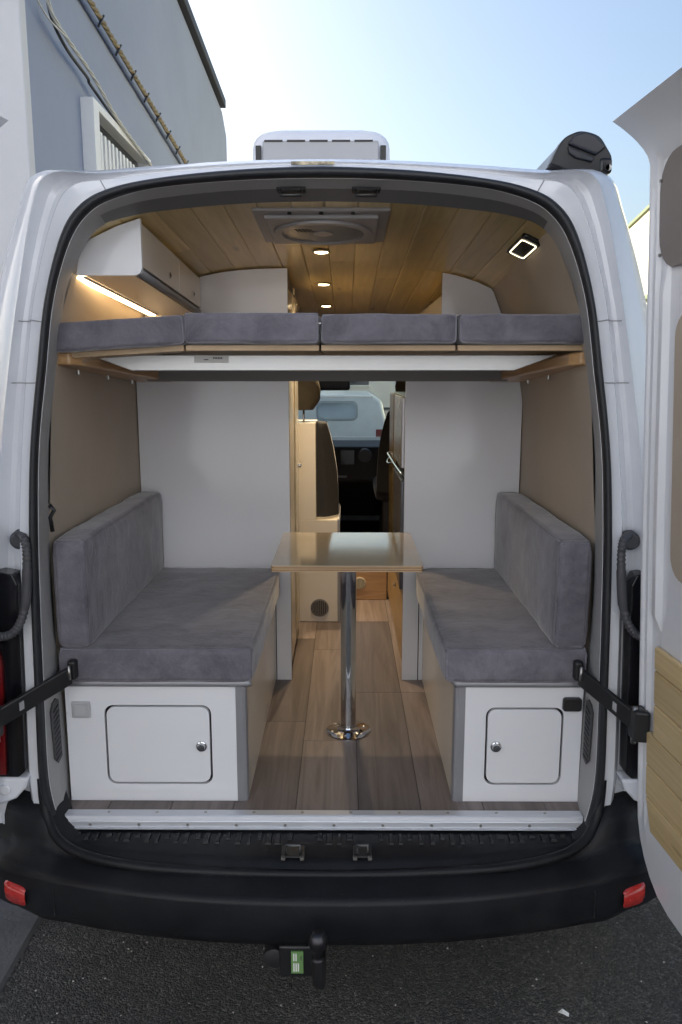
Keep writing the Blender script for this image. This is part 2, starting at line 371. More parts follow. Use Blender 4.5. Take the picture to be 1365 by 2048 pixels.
def twisted(name, path, r, mat, label, strands=3, pitch=.22):
    path = cr_spline(path, 24); mb = MB(); L = 0; acc = [0]
    for i in range(1, len(path)): L += (path[i] - path[i - 1]).length; acc.append(L)
    for s in range(strands):
        pts = []
        for p, l in zip(path, acc):
            a = 2 * math.pi * (l / pitch + s / strands); pts.append(p + Vector((math.cos(a), 0, math.sin(a))) * r * .55)
        mb.tube(pts, r * .55, 6)
    return tag(mb.build(name, mat, None, smooth=True), label, 'cable', 'cables on the blue-grey wall')
q0, q1 = on_x(178, 0, XW + .05), on_x(374, 330, XW + .05); dq = q1 - q0
twisted('cable', [q0 - dq * .35, q0, q0 + dq * .5, q1, q1 + dq * .5], .034, ROPE, 'thick twisted tan cable strung along the blue-grey wall', 3, .34)
qa, qb = on_x(166, 0, XW + .03), on_x(366, 330, XW + .03); dqb = qb - qa
cbl = MB().tube([qa - dqb * .35, qb + dqb * .5], .028, 8).build('conduit_pipe', CBLUE, None, smooth=True); tag(cbl, 'straight blue-grey conduit pipe right under the twisted tan cable', 'pipe')
for k in range(9):
    t = -.05 + k * .13; p = q0 + dq * t; p2 = qa + dqb * t
    MB().tube([p + Vector((.03, 0, .04)), p2 + Vector((.03, 0, -.05))], .011, 6).build('bracket', BLK, cbl)
pts = cr_spline(strung([(92, -20), (105, 40), (135, 100), (175, 155), (185, 175), (250, 265), (305, 335), (350, 400)], XW + .08), 10)
tag(MB().tube(pts, .014, 6).build('cable', CBLK, None, smooth=True), 'thin black cable sagging down to the barred window', 'cable', 'cables on the blue-grey wall')
pts = [on_x(95, 0, XW + .13), on_x(110, 38, XW + .13), on_x(138, 82, XW + .13), on_x(185, 150, XW + .13), on_x(240, 245, XW + .14), on_x(310, 340, XW + .14)]
twisted('cable', pts, .016, CWHT, 'pale bundled cable running over the barred window frame', 3, .5)
pts = cr_spline(strung([(70, -10), (100, 40), (140, 80)], XW + .16), 8)
tag(MB().tube(pts, .007, 5).build('cable', CWHT, None, smooth=True), 'thin white wire slanting off the white wall corner', 'cable', 'cables on the blue-grey wall')

# right building ----------------------------------------------------------
dR = Vector((math.sin(R(9)), math.cos(R(9)), 0)); nR = Vector((-dR.y, dR.x, 0))
pr = CAM + ray(1253, 462) * 21.0; zr2 = pr.z
rb = empty('building', (pr.x, pr.y, 0), 'cream sunlit warehouse wall with flat roof line and small canopy', 'building')
def RB(s, h, off=0): p = Vector((pr.x, pr.y, 0)) + dR * s + nR * off; return Vector((p.x, p.y, h))
MB().prism([RB(-13, 0), RB(24, 0), RB(24, zr2), RB(-13, zr2)], -nR * 10).build('wall', WALLC, rb)
MB().prism([RB(-13, zr2, .06), RB(24, zr2, .06), RB(24, zr2 + .07, .06), RB(-13, zr2 + .07, .06)], -nR * 10.1).build('roof_edge', GREENT, rb)
def rbpx(px, py):          # point of the wall under a pixel
    d = ray(px, py); n2 = nR; t = (Vector((pr.x, pr.y, 0)) - CAM).dot(n2) / d.dot(n2); p = CAM + d * t
    return (p - Vector((pr.x, pr.y, 0))).dot(dR), p.z
s1, h1 = rbpx(1286, 606); s2, h2 = rbpx(1330, 582); s3, h3 = rbpx(1292, 636)
wd = MB().prism([RB(s1, h3 + .15, .03), RB(s2 - 1, h3 + .15, .03), RB(s2 - 1, h1, .03), RB(s1, h1, .03)], nR * .03).build('window', M('pale_shutter', (.62, .60, .55), .6), rb)
for i in range(7):
    s = s1 + (s2 - 1 - s1) * (i + .5) / 7
    MB().prism([RB(s, h3 + .2, .07), RB(s - .04, h3 + .2, .07), RB(s - .04, h1 - .1, .07), RB(s, h1 - .1, .07)], nR * .03).build('slat', GREYP, wd)
MB().prism([RB(s1 + .1, h1, .03), RB(s2 - 1.2, h1, .03), RB(s2 - 1.2, h1 + .09, .03), RB(s1 + .1, h1 + .09, .03)], nR * .12).build('lintel', GREENT, rb)
MB().prism([RB(s1 + .1, h3, .03), RB(s2 - 1.2, h3, .03), RB(s2 - 1.2, h3 + .1, .03), RB(s1 + .1, h3 + .1, .03)], nR * .5).build('canopy', GREENT, rb)
MB().tube([RB(s1, h3 - .6, .03), RB(s1, h3, .5)], .03, 6).build('brace', GREENT, rb)

# unseen building behind the camera, added and tinted to bounce sunlight onto the van
bb = empty('building', (2, -12, 0), 'long pale building behind the camera, unseen, added to bounce sunlight onto the van', 'building')
MB().box((-16, -18, 0), (24, -9.2, 10)).build('wall', M('bounce_facade', (.70, .745, .82), .85, var=.04, vs=.5, bump=.2, bs=5), bb)
for i in range(8):
    for z in (1.2, 4.8):
        x = -13 + i * 4.6; wn = MB().box((x, -9.21, z), (x + 1.3, -9.17, z + 1.5)).build('window', DGLASS, bb); MB().box((x - .1, -9.2, z - .1), (x + 1.4, -9.1, z - .005)).build('sill', WFRAME, wn)
MB().box((-16.2, -18.2, 10), (24.2, -9.0, 10.2)).build('roof_edge', ROOFE, bb)

# far low wall and buildings beyond the windscreen -------------------------
fb = empty('building', (0, 46, 0), 'white low building across the end of the street', 'building')
MB().box((-14, 44, 0), (16, 52, 3.4)).build('wall', M('far_white_wall', (.75, .72, .70), .85, var=.05, vs=.4), fb)
for i in range(9):
    x = -12 + i * 3.0; wn = MB().box((x, 43.93, 1.3), (x + 1.4, 44.01, 2.6)).build('window', DGLASS, fb); MB().box((x - .08, 43.9, 1.2), (x + 1.48, 44.0, 1.29)).build('sill', WFRAME, wn)
MB().box((-14.2, 43.8, 3.4), (16.2, 52.2, 3.6)).build('roof_edge', ROOFE, fb)

# ================================================================== the van
van = empty('camper_van', (0, 0, 0), 'white panel van with open rear doors, converted into a camper', 'van')
NP = 6
RAILS = {   # right half of the rear opening, from the middle of the roof down to the sill: photo pixels and depth behind the door plane
 'T':  (.12, [(648,403),(800,407),(930,418),(1015,430),(1080,452),(1118,500),(1155,600),(1174,740),(1190,900),(1190,1060),(1186,1220),(1167,1400),(1156,1540),(1152,1605),(1145,1650)]),
 'TM': (.05, [(648,377),(800,380),(935,392),(1022,408),(1088,436),(1127,490),(1163,598),(1181,740),(1197,900),(1199,1060),(1194,1220),(1182,1400),(1172,1540),(1163,1605),(1152,1650)]),
 'SI': (.00, [(648,357),(800,361),(950,374),(1036,393),(1095,423),(1137,483),(1171,600),(1187,740),(1203,900),(1206,1060),(1203,1220),(1197,1400),(1191,1540),(1181,1605),(1164,1660)]),
 'SO': (.00, [(648,335),(800,341),(950,356),(1050,376),(1112,408),(1153,470),(1186,598),(1203,740),(1218,900),(1222,1060),(1219,1220),(1213,1400),(1208,1540),(1200,1605),(1186,1660)]),
 'FO': (.00, [(648,329),(800,334),(950,345),(1060,358),(1135,372),(1174,440),(1210,590),(1227,740),(1238,900),(1244,1060),(1240,1220),(1234,1400),(1229,1540),(1222,1605),(1210,1660)]),
 'CH': (.075,[(648,326),(800,331),(950,341),(1070,351),(1158,362),(1196,430),(1232,590),(1252,740),(1266,900),(1274,1060),(1276,1220),(1276,1400),(1268,1540),(1258,1605),(1246,1650)]),
 'RG': (.00, [(648,323),(800,327),(950,336),(1080,345),(1182,346),(1216,420),(1245,590),(1265,740),(1282,900),(1292,1060),(1302,1220),(1304,1400),(1300,1540),(1294,1605),(1285,1650)]),
 'BO': (.09, [(648,320),(800,323),(950,331),(1085,342),(1212,349),(1248,425),(1290,590),(1314,740),(1336,900),(1352,1060),(1362,1220),(1366,1400),(1364,1540),(1360,1605),(1355,1650)]),
}
def half(key, y=None):
    yy, pts = RAILS[key]; P = [on_y(a, b, yy) for a, b in pts]; P[0].x = -.01
    if y is not None:
        for p in P: p.y = y
    return P
def full(key, dx=0, dz=0, y=None):
    h = half(key, y)
    h = [Vector((p.x + dx * min(1, p.x / .5), p.y, p.z + dz)) for p in h]
    m = [Vector((-p.x - .02, p.y, p.z)) for p in h[1:]][::-1]
    return cr_spline(m + h, NP)
rails = {k: full(k) for k in RAILS}
# inner trim of the opening
MB().grid([[a.lerp(b, .02) for a, b in zip(rails['TM'], rails['T'])], rails['TM'], [a.lerp(b, .5) + Vector((0, .006, 0)) for a, b in zip(rails['TM'], rails['SI'])], rails['SI']]).build('opening_trim', TRIM, van, smooth=True)
nT = len(rails['T']); hd = [i for i in range(nT) if abs(rails['T'][i].x) < .61 and rails['T'][i].z > 2.0]
MB().grid([[rails[k][i] for i in hd] for k in ('T', 'TM')]).build('header_trim', TRIMD, van, smooth=True)
for seg in (range(0, hd[0] + 1), range(hd[-1], nT)):
    MB().grid([[rails[k][i] for i in seg] for k in ('T', 'TM')]).build('side_trim', TRIM, van, smooth=True)
# painted rear frame with gutter
def lp(a, b, t, dy): return [p.lerp(q, t) + Vector((0, dy, 0)) for p, q in zip(rails[a], rails[b])]
def gut(t, k):
    out = []
    for p, q in zip(rails['FO'], rails['RG']):
        wdt = (q - p).length; out.append(p.lerp(q, t) + Vector((0, k * min(.05, wdt * .75), 0)))
    return out
fr = [rails['SI'], [p + Vector((0, -.006, 0)) for p in rails['SO']], lp('SO', 'FO', .6, -.002), rails['FO'], gut(.10, .25), gut(.22, .75), gut(.5, 1.0), gut(.72, .85), gut(.84, .35), gut(.9, .02), gut(.94, -.10),
      rails['RG'], lp('RG', 'BO', .10, -.004), lp('RG', 'BO', .5, -.018), lp('RG', 'BO', .85, -.010), rails['BO']]
frame = MB().grid(fr).build('rear_frame', PAINT, van, auto=33)
# sealed panel joints across the gutter
for idx_px in (375, 640, 760):
    zq = on_y(1240, idx_px, .02).z if idx_px > 400 else None
    for side in (0, 1):
        rg = range(len(rails['FO']) // 2, len(rails['FO'])) if side else range(0, len(rails['FO']) // 2)
        i_ = min(rg, key=lambda i: abs(rails['FO'][i].z - zq)) if zq else min(rg, key=lambda i: abs(abs(rails['FO'][i].x) - .57))
        path = [r_[i_] + Vector((0, -.001, 0)) for r_ in (fr[1:9] if zq else [fr[1], fr[2], fr[3]])]
        MB().tube(path, .0016, 5).build('panel_joint', M('joint_grey', (.30, .30, .31), .6), frame)
# rubber seal
SE = []
for k in range(9):
    a = math.pi * k / 8
    SE.append([a_.lerp(b_, .5 - .5 * math.cos(a)) + Vector((0, -.022 * math.sin(a) ** .7 - .004, 0)) for a_, b_ in zip(rails['SI'], rails['SO'])])
MB().grid(SE).build('door_seal', RUB, van, smooth=True)
# body shell going forward
BO = rails['BO']
def ring(y, grow, drop=0, lift=0): return [Vector((p.x * (1 + grow), y, p.z + lift * max(0, 1 - abs(p.x) / .7) - drop)) for p in BO]
low = lambda r: [Vector((r[0].x, r[0].y, .38))] + r + [Vector((r[-1].x, r[-1].y, .38))]
MB().grid([low(BO), low(ring(.2, .012, 0, .006)), low(ring(.6, .022, 0, .012)), low(ring(2.0, .026, 0, .018)), low(ring(3.5, .026, 0, .01))]).build('body_shell', PAINT, van, smooth=True)
box('chassis', (-.9, .1, .30), (.9, 5.0, .50), BLK, van)
# cab: lower tub, roof cap, pillars, glass
tub = []
for y, hw, zt in ((3.5, 1.0, 1.42), (4.4, 1.0, 1.38), (4.9, .97, 1.28), (5.3, .86, 1.08), (5.5, .7, .8)):
    tub.append([Vector((-hw, y, .35)), Vector((-hw, y, zt - .05)), Vector((-hw + .06, y, zt)) if y > 4.5 else Vector((-hw, y, zt))] )
for sx in (-1, 1):
    MB().grid([[Vector((p.x * -sx, p.y, p.z)) for p in r] for r in tub]).build('cab_side', PAINT, van, smooth=True)
    MB().prism([(sx * 1.0, 3.5, 1.42), (sx * 1.0, 3.62, 1.42), (sx * .86, 3.62, 2.2), (sx * .86, 3.5, 2.2)], (-sx * .05, 0, 0)).build('cab_pillar', PAINT, van)
    MB().prism([(sx * .97, 4.9, 1.28), (sx * .97, 4.99, 1.28), (sx * .78, 4.28, 2.22), (sx * .78, 4.19, 2.22)], (-sx * .06, 0, 0)).build('cab_pillar', PAINT, van)
    MB().prism([(sx * .985, 3.63, 1.43), (sx * .955, 4.86, 1.31), (sx * .80, 4.2, 2.18), (sx * .85, 3.63, 2.18)], (-sx * .006, 0, 0)).build('cab_window', GLASS, van)
MB().grid([[Vector((x, y, z)) for x in (-.97, -.5, 0, .5, .97)] for y, z in ((4.86, 1.29), (5.2, 1.16), (5.45, .95), (5.52, .4))]).build('bonnet', PAINT, van, smooth=True)
MB().grid([[Vector((x * .9, y, z - .05 * x * x)) for x in (-.95, -.6, -.2, .2, .6, .95)] for y, z in ((3.48, 2.42), (4.0, 2.36), (4.3, 2.2))]).build('cab_roof', PAINT, van, smooth=True)
MB().grid([[Vector((-.93, 4.9, 1.3)), Vector((.93, 4.9, 1.3))], [Vector((-.75, 4.25, 2.2)), Vector((.75, 4.25, 2.2))]]).build('windscreen', GLASS, van)
for sx in (-1, 1):
    for y in (1.05, 4.55):
        wh = MB().lathe((sx * .93, y, .345), [(.02, -.11), (.25, -.11), (.335, -.09), (.345, 0), (.335, .09), (.25, .11), (.02, .11)], 'X', 32).build('wheel', RUB, van, auto=40)
        MB().lathe((sx * (.93 + .115), y, .345), [(.02, -.012), (.2, -.012), (.21, 0), (.05, .012), (.02, .012)], 'X', 24).build('rim', GREYP, wh, auto=40)
# cab interior
MB().prism([(-.95, 4.05, .75), (-.95, 3.92, 1.05), (-.95, 3.98, 1.30), (-.95, 4.12, 1.345), (-.95, 4.88, 1.31), (-.95, 4.88, .6)], (1.9, 0, 0)).build('dashboard', DASH, van, bev=.02, segs=3)
dsh = bpy.data.objects['dashboard']
MB().lathe((.21, 3.965, 1.235), [(.03, -.012), (.05, -.012), (.058, 0), (.06, .03)], 'Y', 24).build('air_vent', M('vent_dark', (.04, .04, .042), .4), dsh, auto=40)
box('radio_screen', (.02, 3.935, 1.17), (.13, 3.97, 1.28), BLKG, dsh)
box('display_lamp', (.085, 3.912, 1.075), (.1, 3.93, 1.085), RED, dsh); box('button_row', (.0, 3.91, 1.07), (.07, 3.93, 1.085), GREYP, dsh)
box('cab_floor', (-.95, 3.3, .50), (.95, 4.9, FL - .01), M('cab_mat', (.015, .015, .015), .9), van)
mir = on_y(668, 773, 4.2); MB().box((mir.x - .13, 4.17, mir.z - .03), (mir.x + .13, 4.21, mir.z + .06)).build('rear_view_mirror', BLK, van, bev=.02, segs=3)
box('header_beam', (-.74, 4.14, 2.07), (.74, 4.2, 2.2), BLK, van)
def cab_seat(name_x, y, back_top, w, tilt):
    s = box('cab_seat', (name_x - w / 2, y + .0, .98), (name_x + w / 2, y + .55, 1.1), SEATF, van, bev=.04, segs=4)
    b = MB(); rows = []
    for k in range(9):
        t = k / 8; z = 1.06 + (back_top - 1.06) * t; hw = w / 2 * (1 - .28 * t ** 3); yy = y - .02 - tilt * t; d = .13 - .05 * t
        rows.append([Vector((name_x - hw, yy, z)), Vector((name_x - hw * .7, yy - d * .7, z)), Vector((name_x + hw * .7, yy - d * .7, z)), Vector((name_x + hw, yy, z)), Vector((name_x + hw * .7, yy + d * .3, z)), Vector((name_x - hw * .7, yy + d * .3, z))])
    b.grid(rows, close=True); b.f.append(tuple(range(48, 54))); b.build('backrest', SEATF, s, auto=60, bev=.012)
    h = MB().lathe((name_x, y - tilt - .03, back_top + .06), [(.02, 0), (.09, .0), (.125, .05), (.13, .1), (.12, .15), (.10, .185), (.05, .21), (.01, .213)], 'Z', 20)
    for i, v in enumerate(h.v): h.v[i] = (v[0], (v[1] - (y - tilt - .03)) * .5 + y - tilt - .03, v[2])
    h.build('headrest', SEATG, s, auto=60)
    for dx in (-.04, .04): MB().tube([(name_x + dx, y - tilt - .03, back_top - .05), (name_x + dx, y - tilt - .03, back_top + .08)], .006, 6).build('headrest_rod', CHROME, s, smooth=True)
    box('seat_base', (name_x - w / 2 + .05, y + .05, FL), (name_x + w / 2 - .05, y + .5, .98), BLK, s, bev=.01)
bk = on_y(640, 845, 2.55)
cab_seat(-.2, 2.10, 1.615, .46, .05)
cab_seat(.52, 3.30, 1.62, .5, .1)

# ---- rear header latches, number-plate lamp stain, interior grille
for px in (583, 733):
    p = on_y(px, 384, .055); k = MB().box((p.x - .038, .04, p.z + .0), (p.x + .038, .075, p.z + .012))
    lt = k.build('latch_striker', M('striker_black', (.008, .008, .009), .7), van, bev=.003); MB().tube([(p.x - .027, .045, p.z + .005), (p.x - .027, .03, p.z - .014), (p.x + .027, .03, p.z - .014), (p.x + .027, .045, p.z + .005)], .0045, 8).build('striker_loop', M('dark_steel_loop', (.09, .09, .09), .4, metal=.8), lt, smooth=True)
p = on_y(626, 326, -.012)
box('worn_sticker', (p.x - .055, -.0125, p.z - .004), (p.x + .055, -.0085, p.z + .004), M('worn_sticker', (.42, .36, .24), .6, var=.9, vs=45), van, bev=0)
def trim_at(z, t, sx):       # point of the opening trim at height z; t=0 inner edge, 1 seal
    h0, h1 = cr_spline(half('T'), 12), cr_spline(half('SI'), 12)
    a = min(h0[60:], key=lambda p: abs(p.z - z)); b = min(h1[60:], key=lambda p: abs(p.z - z)); p = a.lerp(b, t)
    return Vector((p.x if sx > 0 else -p.x - .02, p.y, z))
for sx in (-1, 1):        # dark ventilation grille in the lower trim
    z1, z0 = on_y(1170, 1398, .06).z, on_y(1170, 1525, .06).z
    off = Vector((-sx * .006, -.006, 0))
    pts = [trim_at(z1 - .012, .30, sx), trim_at(z1, .48, sx), trim_at(z1 - .008, .66, sx), trim_at(z1 - .03, .78, sx), trim_at(z0 + .02, .70, sx), trim_at(z0, .55, sx), trim_at(z0 + .012, .32, sx)]
    gr = MB().prism([p - off for p in pts], off * 2.5).build('vent_grille', M('grille_grey', (.06, .06, .062), .6), van, bev=.002)
    for i in range(10):
        z = z1 - .03 + (z0 - z1 + .05) * i / 9
        MB().tube([trim_at(z + .006, .38, sx) + off * 1.55, trim_at(z - .004, .66, sx) + off * 1.55], .0028, 5).build('slat', BLK, gr)

# ---- interior lining
for sx in (-1, 1):
    rows = []
    for y in (.11, .6, 1.08, 2.0, 3.4):
        zt = zc(y) - .075; zs = [FL, 1.0, 1.4, 1.75, 1.9, 2.02, 2.12, zt]
        wf = wallx if sx > 0 else wallxl; rows.append([Vector((sx * wf(z), y, z)) for z in zs])
    rows.insert(0, [Vector(((trim_at(z, 0, sx).x + sx * .001) if z < 2.13 else rows[0][k_].x, .119, z)) for k_, z in enumerate([p.z for p in rows[0]])])
    MB().grid([rows[0]] + rows[2:]).build('wall_lining', BEIGE, van, smooth=True)
hk = on_x(101, 1035, -.765); MB().tube([hk + Vector((0, 0, .035)), hk + Vector((.012, 0, .02)), hk, hk + Vector((.004, 0, -.04))], .006, 8).build('belt_hook', BLK, van, smooth=True)
# ceiling boards, each a part
cw = .094; nb = 14
ceil = MB().prism([(-.66, .12, zc(.12) + .03), (.66, .12, zc(.12) + .03), (.66, 3.4, zc(3.4) + .03), (-.66, 3.4, zc(3.4) + .03)], (0, 0, .01)).build('ceiling', M('ceiling_backing', (.03, .02, .012), .8), van)
def crown(x): return -.080 * (abs(x) / .64) ** 4.2
for i in range(nb):
    xc = (i - (nb - 1) / 2) * cw
    cuts = [.115, 3.4]
    m1 = random.uniform(.5, 2.6); cuts = [.115, m1, 3.4] if i % 2 else [.115, random.uniform(.9, 1.6), random.uniform(2, 3), 3.4]
    for a, b in zip(cuts[:-1], cuts[1:]):
        x0, x1 = xc - cw / 2 + .0005, xc + cw / 2 - .0005; ym = (a + b) / 2
        P = lambda x, y, dz: (x - xc, y - ym, zc(y) + crown(x) + dz - zc(ym))
        mb = MB(); yy = (a + .0012, b - .0012)
        prof = [(x0, .012), (x0, .0025), (x0 + .004, 0), (xc, 0), (x1 - .004, 0), (x1, .0025), (x1, .012)]
        mb.grid([[P(x, y, d) for x, d in prof] for y in yy]); k = len(prof); mb.f += [tuple(range(k)), tuple(range(2 * k - 1, k - 1, -1))]
        o = mb.build('plank', PINE, ceil); o.location = (xc, ym, zc(ym)); WORIG[o.name] = o.location.copy()
# floor boards
fl = box('floor', (-.80, .02, FL - .03), (.80, 3.5, FL - .004), DARK, van, bev=0)
pw = .19
for i in range(9):
    x0 = -.80 + .045 + (i - 0.5) * pw; x1 = x0 + pw; x0 = max(x0, -.80); x1 = min(x1, .80)
    if x1 - x0 < .02: continue
    y = .05 - random.uniform(0, .9)
    while y < 3.4:
        a, b = max(y, .05), min(y + .95, 3.4); y += .95
        if b - a < .05: continue
        o = MB().box((x0 + .0010, a + .0010, FL - .004), (x1 - .0010, b - .0010, FL)).build('plank', VINYL, fl, origin=((x0 + x1) / 2, (a + b) / 2, FL))
# aluminium sill profile
prof = [(.040, FL + .001), (.040, FL + .006), (.012, FL + .006), (.008, FL + .003), (.006, FL - .008), (.004, FL - .0095), (.003, FL - .011), (.003, FL - .028), (-.003, FL - .029), (-.003, FL - .033), (.02, FL - .033), (.02, FL)]
sl, sr = on_y(122, 1640, 0).x, on_y(1168, 1640, 0).x
sill = MB().prism([(sl, y, z) for y, z in prof], (sr - sl, 0, 0)).build('sill_profile', ALU, van)
for i in range(10):
    x = sl + .05 + (sr - sl - .1) * (i + .25) / 10
    if i < 10: MB().lathe((x, .002, FL - .020), [(.0045, -.002), (.0045, 0), (.002, .001)], 'Y', 10).build('screw', STEEL, sill)
    MB().lathe((x + .05, .026, FL + .006), [(.0045, 0), (.0045, .0015), (.002, .002)], 'Z', 10).build('screw', STEEL, sill)

# ---- bumper: a loft across the van
def bumper():
    xs = [-1.03 + 2.06 * i / 80 for i in range(81)]; rows = []
    for x in xs:
        a = abs(x); c = max(0, (a - .80) / .2); cc = min(1, max(0, (a - .72) / .12)); cc = cc * cc * (3 - 2 * cc)
        back = .09 * (a / .74) ** 2.3 if a < .74 else .09 + .55 * (a - .74) ** 1.35 + .9 * max(0, a - .9) ** 1.5
        top = FL - .040; rise = .115 * cc
        P = [(.02 + .10 * cc, top + rise), (-.05 + back * .6, top + rise * .9), (-.115 + back * .8, top - .004 + rise * .7), (-.14 + back * .85, top - .012 + rise * .55),
             (-.155 + back * .9, top - .028 + rise * .35), (-.175 + back * .95, top - .036 + rise * .2), (-.235 + back, top - .045 + .02 * cc), (-.25 + back, top - .052), (-.253 + back, top - .062),
             (-.250 + back, .40), (-.248 + back, .36), (-.235 + back, .33 + .05 * c), (-.20 + back, .318 + .06 * c), (-.02 + back, .312 + .06 * c)]
        rows.append([Vector((x, y, z)) for y, z in P])
    return MB().grid(rows).build('rear_bumper', BUMP, van, auto=50)
bp = bumper()
def bback(a): return .09 * (a / .74) ** 2.3 if a < .74 else .09 + .55 * (a - .74) ** 1.35 + .9 * max(0, a - .9) ** 1.5
lipr = [on_y(1204, 1560, -.004), on_y(1200, 1605, -.012), on_y(1190, 1645, -.03), on_y(1166, 1685, -.065), on_y(1110, 1715, -.10), on_y(1000, 1736, -.132), on_y(830, 1746, -.148), on_y(650, 1749, -.152)]
lipl = [Vector((-p.x - .02, p.y, p.z)) for p in lipr[:-1]]
MB().tube(cr_spline(lipl + lipr[::-1], 8), .014, 10).build('step_lip', BUMP, bp, smooth=True)
# anti-slip ribs on the step
for i in range(50):
    x = -.74 + 1.48 * (i + .5) / 50 + random.uniform(-.004, .004)
    if abs(x + .06) < .035 or abs(x - .115) < .035: continue
    b = bback(abs(x)); wv = random.choice((.005, .007, .010)) ; y0 = -.012; y1 = y0 - .055 + (.02 if i % 3 == 0 else 0) + b * .3
    MB().hexa([(x - wv, y1, FL - .042), (x + wv, y1, FL - .042), (x + wv, y0, FL - .042), (x - wv, y0, FL - .042), (x - wv * .7, y1 + .003, FL - .0355), (x + wv * .7, y1 + .003, FL - .0355), (x + wv * .7, y0 - .003, FL - .0355), (x - wv * .7, y0 - .003, FL - .0355)]).build('rib', BUMP, bp)
for px, wv in ((587, .033), (725, .026)):
    p = on_z(px, 1702, FL - .035); k = box('latch_plate', (p.x - wv, p.y - .025, FL - .042), (p.x + wv, p.y + .03, FL - .036), BLK, bp, bev=.002)
    MB().tube([(p.x - wv * .6, p.y - .012, FL - .036), (p.x - wv * .6, p.y - .002, FL - .016), (p.x + wv * .6, p.y - .002, FL - .016), (p.x + wv * .6, p.y - .012, FL - .036)], .005, 8).build('striker_loop', M('dark_steel_loop', (.09, .09, .09), .4, metal=.8), k, smooth=True)
    for dx in (-.8, .8): box('bolt_tab', (p.x + dx * wv - .006, p.y - .035, FL - .0425), (p.x + dx * wv + .006, p.y - .022, FL - .034), M('dark_tab', (.10, .095, .085), .6), k)
for sx in (-1, 1):          # seams and reflectors
    x = sx * .755; b = bback(.755)
    MB().tube([(x, -.13 + b, FL - .03), (x, -.18 + b, FL - .085), (x, -.2545 + b, FL - .12), (x, -.253 + b, .36)], .0022, 5).build('seam', DARK, bp)
    cols = [(.842, .380, .422), (.850, .374, .430), (.865, .373, .433), (.88, .374, .435), (.895, .376, .437), (.905, .380, .438), (.910, .388, .434)]
    rows = [[Vector((sx * a, -.253 + bback(a) - .007 - d, z0 + (z1 - z0) * t)) for a, z0, z1 in cols] for t, d in ((0, -.01), (.06, 0), (.5, .002), (.94, 0), (1, -.01))]
    MB().grid(rows).build('reflector', REDR, bp, smooth=True)
# ---- towbar
tw = empty('towbar', (-.02, -.25, .3), 'black towbar ball with socket and green label under the bumper', 'towbar')
p = on_y(636, 1880, -.32)
MB().lathe((p.x, -.32, p.z - .02), [(.012, -.03), (.014, -.012), (.022, .0), (.0255, .012), (.025, .025), (.019, .038), (.01, .044)], 'Z', 20).build('ball', M('greasy_steel', (.05, .05, .055), .35, metal=.8), tw, auto=50)
MB().tube(cr_spline([(p.x, -.32, p.z - .05), (p.x + .002, -.318, p.z - .1), (p.x + .003, -.29, p.z - .15), (p.x, -.2, p.z - .165), (p.x, .05, p.z - .16)], 6), .018, 10).build('neck', BLK, tw, smooth=True)
box('cross_bar', (-.5, .02, .2), (.5, .09, .28), BLK, tw)
pl = on_y(595, 1925, -.24)
box('mounting_plate', (pl.x - .05, -.235, pl.z - .05), (pl.x + .06, -.18, pl.z + .045), BLK, tw, bev=.006)
lbp = box('label_plate', (pl.x - .0165, -.241, pl.z - .033), (pl.x + .0165, -.2365, pl.z + .033), LABELG, tw, bev=0)
random.seed(3)
for cx in (-.009, -.003, .003):
    for z0, z1 in ((-.026, -.001), (.006, .028)):
        if cx == .003 and z0 > 0: continue
        MB().box((pl.x + cx - .0018, -.2425, pl.z + z0), (pl.x + cx + .0018, -.2412, pl.z + z1)).build('print_line', LABELW, lbp)
MB().box((pl.x + .009, -.2425, pl.z + .008), (pl.x + .012, -.2412, pl.z + .02)).build('print_line', PRINT, lbp)
MB().lathe((pl.x - .065, -.2, pl.z + .0), [(.018, -.03), (.028, -.026), (.03, 0), (.028, .03), (.018, .035)], 'Y', 20).build('socket', M('socket_grey', (.012, .012, .013), .6), tw, auto=40)

# ---- tail lights
for sx in (-1, 1):
    q = [on_y(a, b, -.012) for a, b in ((1262, 1170), (1272, 1150), (1330, 1140), (1330, 1556), (1262, 1556), (1250, 1545))]
    tl = MB().prism([Vector((p.x * sx, -.02, p.z)) for p in q], (0, .06, 0)).build('tail_light', BLKG, van, bev=.004)
    q = [on_y(a, b, -.02) for a, b in ((1284, 1330), (1335, 1150), (1335, 1550), (1276, 1550))]
    if sx < 0: q[0].x += .012; q[3].x += .014
    MB().prism([Vector((p.x * sx, -.034, p.z)) for p in q], (0, .016, 0)).build('lens', RED, tl, bev=.004)
    q = [on_y(a, b, -.02) for a, b in ((1306, 1415), (1330, 1400), (1330, 1460), (1303, 1465))]
    MB().prism([Vector((p.x * sx, -.0385, p.z)) for p in q], (0, .006, 0)).build('lamp_window', M('pale_lens', (.5, .42, .36), .2), tl, bev=.002)
    q = [on_y(a, b, -.02) for a, b in ((1243, 1558), (1340, 1558), (1340, 1612), (1300, 1612), (1268, 1600), (1250, 1580))]
    cp = MB().prism([Vector((p.x * sx, -.026, p.z)) for p in q], (0, .06, 0)).build('corner_cover', PAINT, van, bev=.008, segs=3)
    c = on_y(1291, 1583, -.026); MB().lathe((c.x * sx, -.027, c.z), [(.012, -.006), (.016, -.004), (.017, .004)], 'Y', 16).build('plug', PAINT_IN, cp)

